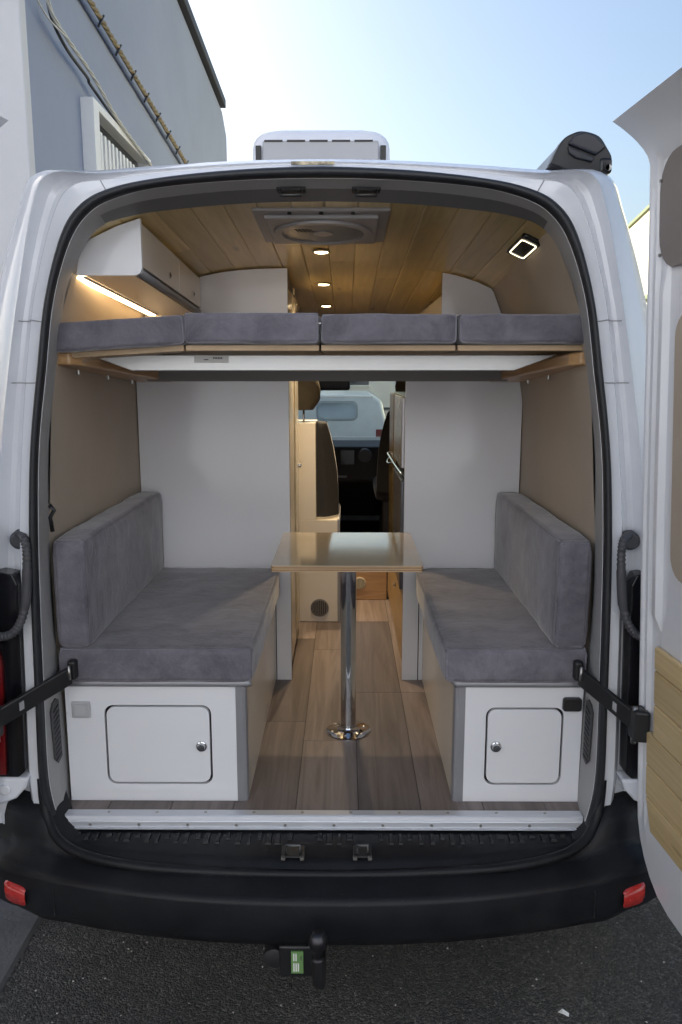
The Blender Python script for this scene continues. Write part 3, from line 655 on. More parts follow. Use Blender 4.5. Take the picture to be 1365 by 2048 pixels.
# ---- door looms (ribbed hoses)
for sx in (-1, 1):
    pts = [on_y(a, b, yy) for a, b, yy in ((1262, 1068, .03), (1250, 1078, -.02), (1244, 1100, -.04), (1243, 1135, -.045), (1244, 1180, -.045), (1247, 1215, -.045), (1258, 1250, -.05), (1276, 1271, -.06), (1300, 1276, -.09), (1330, 1272, -.12))]
    pts = cr_spline([Vector((p.x * sx, p.y, p.z)) for p in pts], 12); n = len(pts)
    def rf(i):
        t = i / n
        if .32 < t < .56: return .0115 + (.0015 if .34 < t < .54 else 0)
        return .0105 + (.0022 if i % 3 == 1 else 0)
    hs = MB().tube(pts, .01, 12, rf=rf).build('wiring_hose', CONDUIT, van, auto=60)
    q = on_y(1258, 1080, .03)
    MB().lathe((q.x * sx, .036, q.z), [(.028, 0), (.026, -.02), (.018, -.028)], 'Y', 18).build('grommet', CONDUIT, hs, auto=40)

# ---- rear doors
def rear_door(sx, hx, hy, a, label):
    ds = Vector((math.sin(a), -math.cos(a), 0)); dn = Vector((-math.cos(a), -math.sin(a), 0)); H = Vector((hx, hy, 0))
    def W(s, n, z):
        p = H + ds * s + dn * n; return Vector((p.x * sx, p.y, z))
    def WP(s, n, z): return W(s, n + lean(z), z)
    zs = [.445, .458, .485, .52, .565, .62, .70, .8, 1.0, 1.02, 1.05, 1.2, 1.24, 1.4, 1.6, 1.8, 1.95, 2.05, 2.15, 2.22, 2.30, 2.36, 2.38, 2.395, 2.41, 2.422, 2.434, 2.445, 2.453, 2.457]
    def s0(z):
        e = 0
        if z < .66: e = .20 * (1 - math.sqrt(max(0, 1 - ((.66 - z) / .215) ** 2)))
        e += .018 * max(0, (z - 1.5) / .8) ** 1.2 if z < 2.2 else .018 * max(0, (2.2 - 1.5) / .8) ** 1.2
        return e
    def lean(z): return .052 * (z - .56)
    def flare(z): return lean(z) + .095 * max(0, (z - 2.36) / .097) ** 1.7
    S = [0, .006, .014, .024, .030, .038, .048, .056, .064, .074, .090, .100, .108, .118, .13, .2, .35, .5, .6, .68, .72, .75, .765]
    def relief(s, z):
        if s < .001: return -.035
        if s < .007: return -.014
        b = 0.0
        if .027 < s < .052 and .62 < z < 2.34: b = -.007
        if .06 < s < .7 and .62 < z < 2.37: b = -.012
        if .086 < s < .112 and 1.22 < z < 2.06: b = .004
        if s > .76: b = -.03
        return b
    rows = []
    for z in zs:
        off = s0(z); k = max(.02, (.765 - off) / .765)
        inner = [W(off + s * k, relief(s, z) + flare(z), z) for s in S]
        outer = [W(off + s * k, -.055 + flare(z) - (.004 if s in (0, .765) else .012), z) for s in S][::-1]
        rows.append(inner + outer)
    mb = MB().grid(rows, close=True); n = len(rows[0]); m = len(mb.v); mb.f.append(tuple(range(n))[::-1]); mb.f.append(tuple(range(m - n, m)))
    d = mb.build('rear_door', PAINT_IN, van, auto=38, bev=.004, segs=2); d['label'] = label
    def panel(name, s_0, s_1, z0, z1, r, mat, n0=-.009, th=.006):
        poly = [WP(s, n0, z) for s, z in rrect(s_0, s_1, z0, z1, r)]
        return MB().prism(poly, dn.xyz * 0 + Vector((dn.x * sx, dn.y, 0)) * th).build(name, mat, d, bev=.0015)
    up = panel('upper_panel', .078, .66, 2.105, 2.365, .08, M('taupe_panel', (.19, .165, .15), .6, bump=.05, bs=250))
    for z in (2.14, 2.31):
        c = WP(.088, -.001, z); MB().lathe(c, [(.004, -.003), (.004, .003)], 'X', 8).build('screw', STEEL, up)
    panel('middle_panel', .168, .66, 1.36, 2.0, .06, BEIGE)
    c = WP(.098, -.009, 1.60); MB().lathe(c, [(.013, -.004), (.013, .004)], 'X', 20).build('hole_plug', BLKG, d)
    # lower boards, each a plank with a bevelled joint
    zz = .625; i = 0
    while zz < 1.12:
        h = .094; s_0 = .074 if zz < .9 else .112; o = .03 if zz < .63 else 0
        z1 = min(zz + h, 1.16)
        poly = [(s_0 + o, zz + .001), (.66, zz + .001), (.66, z1 - .001), (s_0, z1 - .001)]
        b = MB().prism([WP(s, -.010, z) for s, z in poly], Vector((dn.x * sx, dn.y, 0)) * .016).build('plank', PINED, d, bev=.005, segs=2)
        if i % 2 == 0:
            c = W(s_0 + .02, .0075, zz + h * .5); MB().lathe(c, [(.003, -.003), (.003, .003)], 'X', 8).build('screw', DARK, b) if False else None
        zz += h; i += 1
    # check strap
    a0 = on_y(1160, 1352, .05); a0 = Vector((a0.x * sx, a0.y, a0.z)); a1 = WP(.035, .03, .925)
    dirv = (a1 - a0).normalized(); upv = Vector((0, 0, 1)); sd_ = dirv.cross(upv).normalized() * .007; uv = Vector((0, 0, .027))
    st = MB().hexa([a0 - sd_ - uv, a1 - sd_ - uv, a1 + sd_ - uv, a0 + sd_ - uv, a0 - sd_ + uv, a1 - sd_ + uv, a1 + sd_ + uv, a0 + sd_ + uv]).build('check_strap', BLK, van, bev=.003)
    p0 = a0.lerp(a1, .72); MB().hexa([p0 + dirv * q * .007 + sd_ * s_ * 1.12 + Vector((0, 0, z_)) for z_ in (-.012, .012) for q, s_ in ((-1, -1), (1, -1), (1, 1), (-1, 1))]).build('slot', GREYP, st)
    MB().box((a0.x - .013, a0.y + .004, a0.z - .02), (a0.x + .013, a0.y + .035, a0.z + .04)).build('bracket', BLK, st, bev=.008, segs=3)
    MB().tube([a0 + Vector((0, -.012, -.01)), a0 + Vector((0, -.012, .032))], .0045, 8).build('pivot_pin', STEEL, st, smooth=True)
    c = WP(.05, .0, .92); e = Vector((dn.x * sx, dn.y, 0)); f = Vector((ds.x * sx, ds.y, 0))
    MB().hexa([c + f * q + e * k + Vector((0, 0, z)) for z in (-.05, .04) for q, k in ((-.03, -.005), (.03, -.005), (.02, .035), (-.025, .035))]).build('strap_bracket', BLK, st, bev=.008, segs=3)
    MB().tube([c + e * .028 + Vector((0, 0, -.06)), c + e * .028 + Vector((0, 0, .045))], .007, 10).build('pivot_pin', STEEL, st, smooth=True)
    return d
rear_door(1, .893, -.06, R(4), 'open right rear door, white with pine boards inside')
rear_door(-1, .935, -.06, R(9), 'open left rear door, only its edge and top corner in view')

# ================================================================== things on and in the van
# ---- roof vent
rv = empty('roof_vent', (0, .42, zc(.4)), 'white roof fan hood with round smoked fan grille in the ceiling', 'roof vent')
def lid():
    rows = []
    cx = on_y(642, 300, .25).x; hw = .20; y0, y1 = .25, .74
    zt = on_y(640, 256, .27).z; zb = zt - .165
    for t, g in ((0, 0), (.70, .0), (.80, -.003), (.88, -.010), (.95, -.022), (1, -.042)):
        z = zb + (zt - zb) * t; rows.append([Vector((x, y, z)) for x, y in rrect(cx - hw - g, cx + hw + g, y0 - g, y1 + g, .06 + g * .3, 6)])
    m = MB().grid(rows, close=True); n = len(m.v); k = len(rows[0]); m.f.append(tuple(range(n - k, n)))
    o = m.build('hood', VENTW, rv, auto=60)
    zf = zb + (zt - zb) * .755
    box('rear_panel', (cx - hw + .035, y0 - .006, zb), (cx + hw - .035, y0 + .004, zf), M('vent_panel', (.40, .40, .41), .5), rv, bev=.004)
    for sx in (-1, 1):
        box('slot', (cx + sx * (hw - .022) - .008, y0 - .004, zb), (cx + sx * (hw - .022) + .008, y0 + .006, zf - .012), BLK, rv)
        box('vent_slot', (cx + sx * .045 - .04, y0 - .0085, zb + .062), (cx + sx * .045 + .04, y0 - .005, zb + .069), BLK, rv, bev=0)
    for i in range(5):
        xx = cx - hw + .04 + i * (2 * hw - .08) / 5; box('gap', (xx, y0 - .0085, zf - .004), (xx + (2 * hw - .08) / 5 - .012, y0 - .004, zf + .001), BLK, rv, bev=0)
    return zb
zb = lid()
def ceil_pt(x, y, d): return Vector((x, y, zc(y) - d))
def fan():
    c = on_z(646, 446, zc(.4)); cx = c.x; hw = .197; ya, yb = .195, .60
    fr = MB().prism([ceil_pt(cx - hw, ya, -.02), ceil_pt(cx + hw, ya, -.02), ceil_pt(cx + hw, yb, -.02), ceil_pt(cx - hw, yb, -.02)], (0, 0, -.030)).build('ceiling_frame', FANW, rv, bev=.006, segs=3)
    MB().prism([ceil_pt(cx - hw * .84, ya + .035, .008), ceil_pt(cx + hw * .84, ya + .035, .008), ceil_pt(cx + hw * .84, yb - .035, .008), ceil_pt(cx - hw * .84, yb - .035, .008)], (0, 0, -.014)).build('inner_frame', FANW, fr, bev=.006, segs=3)
    ym = (ya + yb) / 2
    def disc(r0, r1, d, th, name, mat):
        rows = []
        for r, dd in ((r0, d), (r0, d + th), (r1, d + th), (r1, d)):
            rows.append([ceil_pt(cx + r * math.cos(a), ym + r * math.sin(a), dd) for a in [2 * math.pi * k / 48 for k in range(48)]])
        rows.append(rows[0]); return MB().grid(rows, close=True).build(name, mat, fr, auto=40)
    disc(.128, .150, .018, .012, 'outer_ring', FANW)
    disc(.001, .128, .019, .005, 'fan_cover', M('smoked_cover', (.20, .185, .175), .25))
    for i in range(5):
        a = cx - .085 + i * .011
        MB().prism([ceil_pt(a, ym - .05, .0245), ceil_pt(a + .004, ym - .05, .0245), ceil_pt(a + .014, ym - .015, .0245), ceil_pt(a + .010, ym - .015, .0245)], (0, 0, -.001)).build('blade_slot', DARK, fr)
    disc(.001, .03, .024, .004, 'hub', FANW)
    for sx in (-1, 0, 1): MB().lathe(ceil_pt(cx + sx * .09, ya + .01, .012), [(.006, -.004), (.006, .003)], 'Z', 8).build('screw', DARK, fr)
fan()
# ---- awning cassette
ax0, ax1 = on_y(1100, 320, .06), on_y(1226, 310, .06)
aw = empty('awning_cassette', (ax0.x, .06, ax0.z), 'black rolled awning cassette mounted along the roof edge', 'awning')
zt = on_y(1168, 262, .06).z; zl = on_y(1200, 350, .06).z; xa = on_y(1122, 300, .06).x; xb = on_y(1224, 310, .06).x
pr_ = [(xa - .022, zl + .03), (xa + .005, zl + .085), (xa + .035, zt - .004), (xa + .062, zt), (xa + .10, zt - .012), (xb - .012, zt - .040), (xb, zt - .06), (xb, zl + .035), (xb - .008, zl + .015), (xa + .06, zl + .005)]
pr_ = [(p.x, p.y) for p in cr_spline([Vector((x, z, 0)) for x, z in pr_ + pr_[:1]], 4)[:-1]]
MB().prism([Vector((x, .10, z)) for x, z in pr_], (0, 3.4, 0)).build('housing', M('anthracite_case', (.02, .022, .026), .3), aw, auto=35)
def sc(k, cx, cz): return [(cx + (x - cx) * k, cz + (z - cz) * k) for x, z in pr_]
mx_, mz_ = (xa + xb) / 2, (zt + zl) / 2
MB().prism([Vector((x, .065, z)) for x, z in sc(1.03, mx_, mz_)], (0, .04, 0)).build('end_cap', M('cap_black', (.008, .008, .010), .42), aw, auto=35, bev=.004)
MB().prism([Vector((x, .055, z)) for x, z in [(xa + .018, mz_ + .022), (xa + .036, zt - .008), (xa + .062, zt - .001), (xa + .085, zt - .008), (xb - .014, zt - .038), (xb - .040, mz_ - .006)]], (0, .02, 0)).build('cap_cover', M('anthracite_cap', (.012, .014, .022), .4), aw, bev=.006, segs=3)
MB().prism([Vector((x, .058, z)) for x, z in [(xa + .018, mz_ + .017), (xb - .043, mz_ - .011), (xb - .05, mz_ - .022), (xa + .04, mz_ - .012), (xa + .022, mz_ + .0)]], (0, .02, 0)).build('cap_band', M('anthracite_cap', (.012, .014, .022), .4), aw, bev=.003)
MB().box((xb - .03, .06, mz_ - .05), (xb + .004, .11, mz_ - .01)).build('lead_bar', BLKG, aw, bev=.008, segs=3)
MB().lathe((xb - .006, .066, mz_ - .035), [(.008, -.006), (.010, .004)], 'Y', 10).build('bolt', STEEL, aw)
MB().box((xa - .02, .12, zl - .07), (xa + .07, .2, zl + .03)).build('mounting_bracket', BLK, aw, bev=.006)

# ---- overhead cabinet
xf = on_y(283, 500, .16).x
oc = empty('overhead_cabinet', (-.62, .6, 2.1), 'white overhead cabinet with two lockable flap doors above the bed', 'cabinet')
def zcab(y): return 2.132 - .045 * (y - .15)
def wx(z): return -wallxl(z) + .004
y0, y1 = .16, 1.075
def ctop(y, x): return zc(y) + crown(x) - .004
end = [Vector((wx(zcab(y0)), y0, zcab(y0))), Vector((xf - .02, y0, zcab(y0))), Vector((xf - .006, y0, zcab(y0) + .006)), Vector((xf, y0, zcab(y0) + .02)), Vector((xf, y0, ctop(y0, xf))), Vector((-.58, y0, ctop(y0, -.58))), Vector((-.64, y0, ctop(y0, -.64))), Vector((-.70, y0, 2.21))]
MB().prism(end, (0, .016, 0)).build('end_panel', LAM, oc, bev=.0015)
bt = MB().hexa([(wx(2.1), y0 + .017, zcab(y0)), (xf - .022, y0 + .017, zcab(y0)), (xf - .022, y1, zcab(y1)), (wx(2.1), y1, zcab(y1)), (wx(2.1), y0 + .017, zcab(y0) + .015), (xf - .022, y0 + .017, zcab(y0) + .015), (xf - .022, y1, zcab(y1) + .015), (wx(2.1), y1, zcab(y1) + .015)]).build('bottom_panel', LAMC, oc)
MB().tube([(xf - .011, y0 + .017, zcab(y0) + .011), (xf - .011, y1, zcab(y1) + .011)], .011, 12).build('edge_profile', ALUP, oc, smooth=True)
ym = (y0 + y1) / 2 + .06
for a, b in ((y0 + .019, ym - .002), (ym + .002, y1 - .002)):
    dm = lambda z_lo, z_hi: MB().hexa([(xf - .014, a, zcab(a) + z_lo), (xf - .001, a, zcab(a) + z_lo), (xf - .001, b, zcab(b) + z_lo), (xf - .014, b, zcab(b) + z_lo), (xf - .014, a, z_hi(a)), (xf - .001, a, z_hi(a)), (xf - .001, b, z_hi(b)), (xf - .014, b, z_hi(b))])
    d = dm(.026, lambda y: zc(y) + crown(xf) - .014).build('flap_door', LAMC, oc, bev=.002)
    yk = b - .16; k = MB().lathe((xf, yk, zcab(yk) + .058), [(.011, -.001), (.012, .003), (.008, .004)], 'X', 16).build('lock', CHROME, d, auto=40)
    MB().lathe((xf + .003, yk, zcab(yk) + .058), [(.006, 0), (.006, .002)], 'X', 12).build('lock_core', DARK, d)
ls = empty('led_strip', (-.70, .6, 2.1), 'glowing warm LED strip under the overhead cabinet', 'light')
MB().hexa([(-.715, .17, zcab(.17) - .006), (-.690, .17, zcab(.17) - .006), (-.690, 1.05, zcab(1.05) - .006), (-.715, 1.05, zcab(1.05) - .006), (-.715, .17, zcab(.17) - .001), (-.690, .17, zcab(.17) - .001), (-.690, 1.05, zcab(1.05) - .001), (-.715, 1.05, zcab(1.05) - .001)]).build('diffuser', WARM, ls)
MB().hexa([(-.683, .17, zcab(.17) - .006), (-.676, .17, zcab(.17) - .006), (-.676, 1.05, zcab(1.05) - .006), (-.683, 1.05, zcab(1.05) - .006), (-.683, .17, zcab(.17) - .001), (-.676, .17, zcab(.17) - .001), (-.676, 1.05, zcab(1.05) - .001), (-.683, 1.05, zcab(1.05) - .001)]).build('channel', ALU, ls)
# ---- downlights
names = ['next to the roof fan', 'midway along the ceiling', 'towards the driver cab']
for i, (px, py, y) in enumerate(((643, 512, .77), (648, 575, 1.46), (653, 617, 2.15))):
    p = on_y(px, py, y); c = Vector((p.x, y, zc(y)))
    dl = empty('downlight', c, 'small round ceiling spotlight ' + names[i], 'light', 'ceiling spotlights')
    MB().lathe(c, [(.030, .0), (.033, -.006), (.029, -.009), (.024, -.007)], 'Z', 24).build('ring', CHROME, dl, auto=40)
    MB().lathe(c, [(.024, -.0070), (.0235, -.0085), (.016, -.0105), (.002, -.011)], 'Z', 20).build('lens', WARMS, dl)
    L = bpy.data.lights.new('downlight_glow', 'AREA'); L.spread = R(110); L.shape = 'DISK'; L.size = .046; L.energy = (.7, 2.2, 2.8)[i]; L.color = (1, .76, .46)
    lo = bpy.data.objects.new('downlight_glow', L); col.objects.link(lo); lo.parent = dl; lo.location = (0, 0, -.0135)
# ---- reading lamp on the right
c = on_x(1050, 491, .52)
d_ = ray(1050, 490); t_ = 1.5
while True:
    c = CAM + d_ * t_
    if c.z > zc(c.y) + crown(c.x) - .001 or t_ > 4: break
    t_ += .002
rl = empty('reading_lamp', c, 'black rectangular ceiling lamp with a glowing outline', 'light')
slope = math.atan2(crown(c.x + .05) - crown(c.x - .05), .1)
def RLp(u, v, d):   # u along van, v across
    return c + Vector((v * math.cos(slope), u, v * math.sin(slope) - .05 * u)) + Vector((math.sin(slope), 0, -math.cos(slope))) * d
MB().prism([RLp(u, v, .0) for u, v in rrect(-.115, .115, -.032, .032, .012)], Vector((math.sin(slope), 0, -math.cos(slope))) * .014).build('body', BLKG, rl, bev=.003)
def ringmesh(a, b, r1, r2, d, th):
    A = [RLp(u, v, d) for u, v in rrect(-a, a, -b, b, r1)]; B = [RLp(u, v, d) for u, v in rrect(-a + .0034, a - .0034, -b + .0034, b - .0034, r2)]
    A2 = [RLp(u, v, d + th) for u, v in rrect(-a, a, -b, b, r1)]; B2 = [RLp(u, v, d + th) for u, v in rrect(-a + .0034, a - .0034, -b + .0034, b - .0034, r2)]
    return MB().grid([A, A2, B2, B, A], close=True)
ringmesh(.092, .026, .014, .011, .0145, .0015).build('glow_ring', RINGW, rl)

# ---- bed
bd = empty('bed_platform', (0, .6, 1.9), 'drop-down bed platform of plywood boards on aluminium beams', 'bed')
yb0 = .115
cush_x = [-.80, on_y(365, 660, yb0).x, on_y(640, 660, yb0).x, on_y(917, 660, yb0).x, .775]
ztop, zbot = 2.022, 1.943
for i in range(4):
    a, b = cush_x[i], cush_x[i + 1]
    if i == 0: pass
    MB().box((a + .003, yb0 + .025, zbot - .020), (b - .003, 1.06, zbot - .004)).build('board', PLYF, bd, bev=.0015, origin=(b, .6, zbot - .004))
    if i == 0: bpy.data.objects['board'].rotation_euler.y = R(-3.6)
labels = ['grey velvet bed cushion under the overhead cabinet, slightly skewed', 'grey velvet bed cushion second from the overhead cabinet wall', 'grey velvet bed cushion third from the overhead cabinet wall', 'grey velvet bed cushion against the wall under the reading lamp']
for i in range(4):
    a, b = cush_x[i], cush_x[i + 1]
    if i == 0:
        cushion('bed_cushion', (a - .005, yb0 - .01, zbot - .003), (b - .004, 1.05, ztop - .003), .012, labels[i], 'bed cushions in a row', seed=i, rot=R(1.2), puff=.004); bc = bpy.data.objects['bed_cushion']; bc.rotation_euler.y = R(-3.6); bc.location.z -= .012
    else:
        cushion('bed_cushion', (a + .004, yb0 + .004 * (i % 2), zbot), (b - .003, 1.05, ztop + .004 * (i == 1)), .012, labels[i], 'bed cushions in a row', seed=i, puff=.004)
box('zip_pull', (cush_x[2] - .003, yb0 - .012, 1.993), (cush_x[2] + .004, yb0 + .004, 2.0), STEEL, bd)
bx0, bx1 = on_y(225, 720, .30).x, on_y(1100, 720, .30).x
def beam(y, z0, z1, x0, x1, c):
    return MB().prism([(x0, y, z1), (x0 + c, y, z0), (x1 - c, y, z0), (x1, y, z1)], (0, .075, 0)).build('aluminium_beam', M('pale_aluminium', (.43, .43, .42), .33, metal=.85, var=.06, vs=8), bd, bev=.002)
bm1 = beam(.29, 1.868, 1.915, -.72, .70, .13); bm2 = beam(.88, 1.832, 1.900, -.74, .72, .05); bm2.data.materials.clear(); bm2.data.materials.append(M('shade_darkened_beam', (.13, .125, .12), .5, metal=.3))  # rear beam gets a darker colour that stands in for its shade
st = on_y(428, 719, .289); stk = box('sticker', (st.x - .06, .2885, st.z - .010), (st.x + .045, .2895, st.z + .012), LABELW, bm1, bev=0)
for i in range(6): box('print_mark', (st.x - .002 + i * .005, .2872, st.z + .001), (st.x + .001 + i * .005, .2882, st.z + .007), PRINT, stk, bev=0)
box('print_mark', (st.x - .03, .2872, st.z - .002), (st.x - .016, .2882, st.z + .001), PRINT, stk, bev=0)
for sx in (-1, 1):
    x1 = .776 * sx; w_ = .075 * sx
    MB().prism([Vector((x1, .13, 1.883)), Vector((x1 - w_ * .7, .13, 1.883)), Vector((x1 - w_, .17, 1.882)), Vector((x1 - w_ * 1.9, 1.05, 1.828)), Vector((x1, 1.05, 1.828))], (0, 0, .036)).build('side_rail', OAK, bd, bev=.006, segs=3)
    for k in range(3):
        y = .28 + .3 * k; MB().lathe((x1 - w_ * .35, y, 1.875 - .055 * (y - .13) - .016), [(.004, .004), (.005, .008), (.004, .02)], 'Z', 8).build('bolt', STEEL, bd)

# ---- benches
def bench(name, x0, x1, side, label):
    """side=+1: corridor lies towards +x"""
    e = empty(name, ((x0 + x1) / 2, .1, FL), label, 'bench')
    zt = .935; yf = .10; xi = x1 if side > 0 else x0; xo = x0 if side > 0 else x1; s = side
    lo, hi = min(x0, x1), max(x0, x1)
    return e, zt, yf
def hatch_front(e, lo, hi, yf, zt, hx0, hx1, hz0, hz1, knobx, knobz, panel_lo, panel_hi):
    k = 6; r = .028; inner = rrect(hx0, hx1, hz0, hz1, r, k); cx, cz = (hx0 + hx1) / 2, (hz0 + hz1) / 2
    outer = []
    for (x, z) in inner:      # push the hole outline to the panel rectangle
        dx, dz = x - cx, z - cz; tx = (panel_hi - cx) / dx if dx > 1e-6 else (panel_lo - cx) / dx if dx < -1e-6 else 9e9
        tz = (zt - cz) / dz if dz > 1e-6 else (FL + .001 - cz) / dz if dz < -1e-6 else 9e9
        t = min(tx, tz); outer.append((cx + dx * t, cz + dz * t))
    # make sure the four corners exist
    n = len(inner)
    for (X, Z) in ((panel_hi, zt), (panel_lo, zt), (panel_lo, FL + .001), (panel_hi, FL + .001)):
        j = min(range(n), key=lambda q: (outer[q][0] - X) ** 2 + (outer[q][1] - Z) ** 2); outer[j] = (X, Z)
    A = [Vector((x, yf, z)) for x, z in outer]; B = [Vector((x, yf, z)) for x, z in inner]
    B2 = [Vector((x, yf + .016, z)) for x, z in inner]; A2 = [Vector((x, yf + .016, z)) for x, z in outer]
    MB().grid([A, B, B2, A2, A], close=True).build('front_panel', LAM, e)
    g_ = .0065
    d = MB().prism([Vector((x, yf - .001, z)) for x, z in rrect(hx0 + g_, hx1 - g_, hz0 + g_, hz1 - g_, r - .002, k)], (0, .015, 0)).build('hatch_door', LAM, e, bev=.001)
    box('hatch_backing', (hx0 - .01, yf + .018, hz0 - .01), (hx1 + .01, yf + .024, hz1 + .01), DARK, e, bev=0)
    kb = MB().lathe((knobx, yf, knobz), [(.003, -.016), (.011, -.015), (.0125, -.010), (.0125, -.006), (.016, -.005), (.017, -.001)], 'Y', 24).build('knob', CHROME, d, auto=35)
    return d
def rim(e, pts, yend):
    pass
# left bench
L0 = on_y(140, 1500, .10).x; L1 = on_y(497, 1600, .10).x; ZT = on_y(300, 1369, .10).z
lbn = empty('bench_box', ((L0 + L1) / 2, .1, FL), 'wider white bench base with square switch and hatch door', 'bench')
pa, pb = on_y(208, 1410, .1), on_y(427, 1568, .1)
kn = on_y(404, 1492, .1)
hatch_front(lbn, L0, L1, .10, ZT, pa.x, pb.x, pb.z, pa.z, kn.x, kn.z, -.785, L1 - .032)
box('side_panel', (L1 - .016, .130, FL), (L1, 1.078, ZT), LAMC, lbn, bev=.001)
box('back_box', (-.775, .15, FL), (L1 - .02, 1.07, ZT - .002), DARK, lbn, bev=0)
MB().prism([Vector((L1 - .0315, .0995, FL)), Vector((L1 - .012, .0995, FL)), Vector((L1 - .003, .1035, FL)), Vector((L1 + .001, .112, FL)), Vector((L1 + .001, .129, FL)), Vector((L1 - .0315, .129, FL))], (0, 0, ZT - FL)).build('corner_post', ALUP, lbn)
def trim_rail(e, x_out, x_in, s):
    z = ZT + .008
    pts = [Vector((x_out, .094, z)), Vector((x_in - s * .03, .094, z)), Vector((x_in - s * .008, .097, z + .001)), Vector((x_in + s * .004, .108, z + .004)), Vector((x_in + s * .006, .125, z + .008)), Vector((x_in + s * .006, .2, z + .008)), Vector((x_in + s * .006, 1.07, z + .008))]
    MB().tube(cr_spline(pts, 5), .0115, 12).build('edge_trim', ALUP, e, smooth=True)
    box('top_board', (min(x_out, x_in - s * .01), .10, ZT), (max(x_out, x_in - s * .01), 1.075, ZT + .014), LAM, e, bev=0)
trim_rail(lbn, -.785, L1, 1)
sw = on_y(164, 1418, .10); k = box('switch_plate', (sw.x - .028, .091, sw.z - .026), (sw.x + .028, .0985, sw.z + .026), GREYP if False else M('light_grey_plastic', (.42, .42, .43), .4), lbn, bev=.005, segs=3)
box('switch_key', (sw.x - .019, .086, sw.z - .018), (sw.x + .019, .0905, sw.z + .018), M('light_grey_plastic', (.42, .42, .43)), k, bev=.002)
# right bench
R0 = on_y(905, 1600, .10).x; R1 = .775
rbn = empty('bench_box', ((R0 + R1) / 2, .1, FL), 'narrower white bench base with black socket and hatch door', 'bench')
pa, pb = on_y(973, 1415, .1), on_y(1121, 1570, .1); kn = on_y(992, 1493, .1)
hatch_front(rbn, R0, R1, .10, ZT, pa.x, pb.x, pb.z, pa.z, kn.x, kn.z, R0 + .032, R1)
box('side_panel', (R0, .130, FL), (R0 + .016, 1.078, ZT), LAMC, rbn, bev=.001)
box('back_box', (R0 + .02, .15, FL), (R1, 1.07, ZT - .002), DARK, rbn, bev=0)
MB().prism([Vector((R0 + .0315, .0995, FL)), Vector((R0 + .012, .0995, FL)), Vector((R0 + .003, .1035, FL)), Vector((R0 - .001, .112, FL)), Vector((R0 - .001, .129, FL)), Vector((R0 + .0315, .129, FL))], (0, 0, ZT - FL)).build('corner_post', ALUP, rbn)
trim_rail(rbn, R1, R0, -1)
sk_ = on_y(1144, 1406, .10); MB().prism([Vector((x, .085, z)) for x, z in rrect(sk_.x - .029, sk_.x + .027, sk_.z - .022, sk_.z + .020, .009)], (0, .0145, 0)).build('socket', BLK, rbn, bev=.003)
# cushions
zs0 = ZT + .0155; zs1 = on_y(300, 1297, .09).z
def cr1(q):
    if q.z < .02: return 0
    w_ = 1 - abs(noise.noise(Vector((q.x * 5 + q.y * 3, q.y * 11 - q.x * 6, 3.3)))) * 2
    return .0035 * max(0, w_) ** 3 * max(0, min(1, noise.noise(Vector((q.x * 3, q.y * 3, 9))) + .6)) + .004 * math.sin(q.x * 14 + q.y * 7) * max(0, 1 - abs(q.y + .05) * 2.2) * (1 if q.z > .02 else 0)
xc1 = on_z(557, 1147, zs1).x
cushion('seat_cushion', (-.79, .085, zs0), (xc1 - .004, 1.07, zs1), .012, 'wide grey velvet seat cushion on the bench with the switch', 'bench cushions', seed=11, puff=.006, crease=cr1)
xc2 = on_z(837, 1147, zs1).x
cushion('seat_cushion', (xc2 + .0, .085, zs0), (.775, 1.07, zs1), .012, 'narrow grey velvet seat cushion on the bench with the socket', 'bench cushions', seed=12, puff=.006, crease=cr1)
zb1 = on_y(145, 1082, .1).z; xb1 = on_y(176, 1200, .1).x
cushion('back_cushion', (-.79, .095, zs1 + .004), (xb1, 1.06, zb1), .012, 'grey velvet back cushion standing on the wide seat cushion', 'bench cushions', seed=13, puff=.008)
xb2 = on_y(1114, 1200, .1).x
cushion('back_cushion', (xb2, .095, zs1 + .004), (.772, 1.06, zb1), .012, 'grey velvet back cushion standing on the narrow seat cushion', 'bench cushions', seed=14, puff=.008)

# ---- table
TZ = 1.26
ta = on_z(541, 1133, TZ); tb = on_z(847, 1130, TZ); tc_ = on_z(560, 1067, TZ); td = on_z(806, 1063, TZ)
tbl = empty('table', (.09, .55, FL), 'small beige pedestal table on a chrome post', 'table')
y0_, y1_ = (ta.y + tb.y) / 2, (tc_.y + td.y) / 2
MB().prism([Vector((x, y, TZ - .002)) for x, y in rrect(ta.x, tb.x, y0_, y1_, .012, 4)], (0, 0, .002)).build('tabletop', TABLE, tbl)
for i in range(5):        # plywood layers of the edge
    z0 = TZ - .0022 - (i + 1) * .0036; MB().prism([Vector((x, y, z0)) for x, y in rrect(ta.x + .0004 * (i % 2), tb.x - .0004 * (i % 2), y0_ + .0004 * (i % 2), y1_, .012, 4)], (0, 0, .0036)).build('ply_layer', PLY if i % 2 == 0 else M('dark_ply', (.20, .12, .06), .6, var=.2, vs=30), tbl)
pf = on_z(697, 1466, FL); pxl = pf.x; pyl = pf.y + .02
MB().lathe((pxl, pyl, 0), [(.028, FL + .008), (.028, TZ - .03), (.036, TZ - .028), (.036, TZ - .0215)], 'Z', 32).build('post', CHROME, tbl, auto=40)
MB().lathe((pxl, pyl, FL), [(.083, 0), (.083, .003), (.078, .006), (.045, .008), (.032, .014), (.029, .02)], 'Z', 36).build('base_flange', CHROME, tbl, auto=40)
for i in range(6):
    a = R(60 * i + 20); MB().lathe((pxl + .062 * math.cos(a), pyl + .062 * math.sin(a), FL + .006), [(.005, 0), (.005, .003), (.002, .004)], 'Z', 8).build('screw', STEEL, tbl)

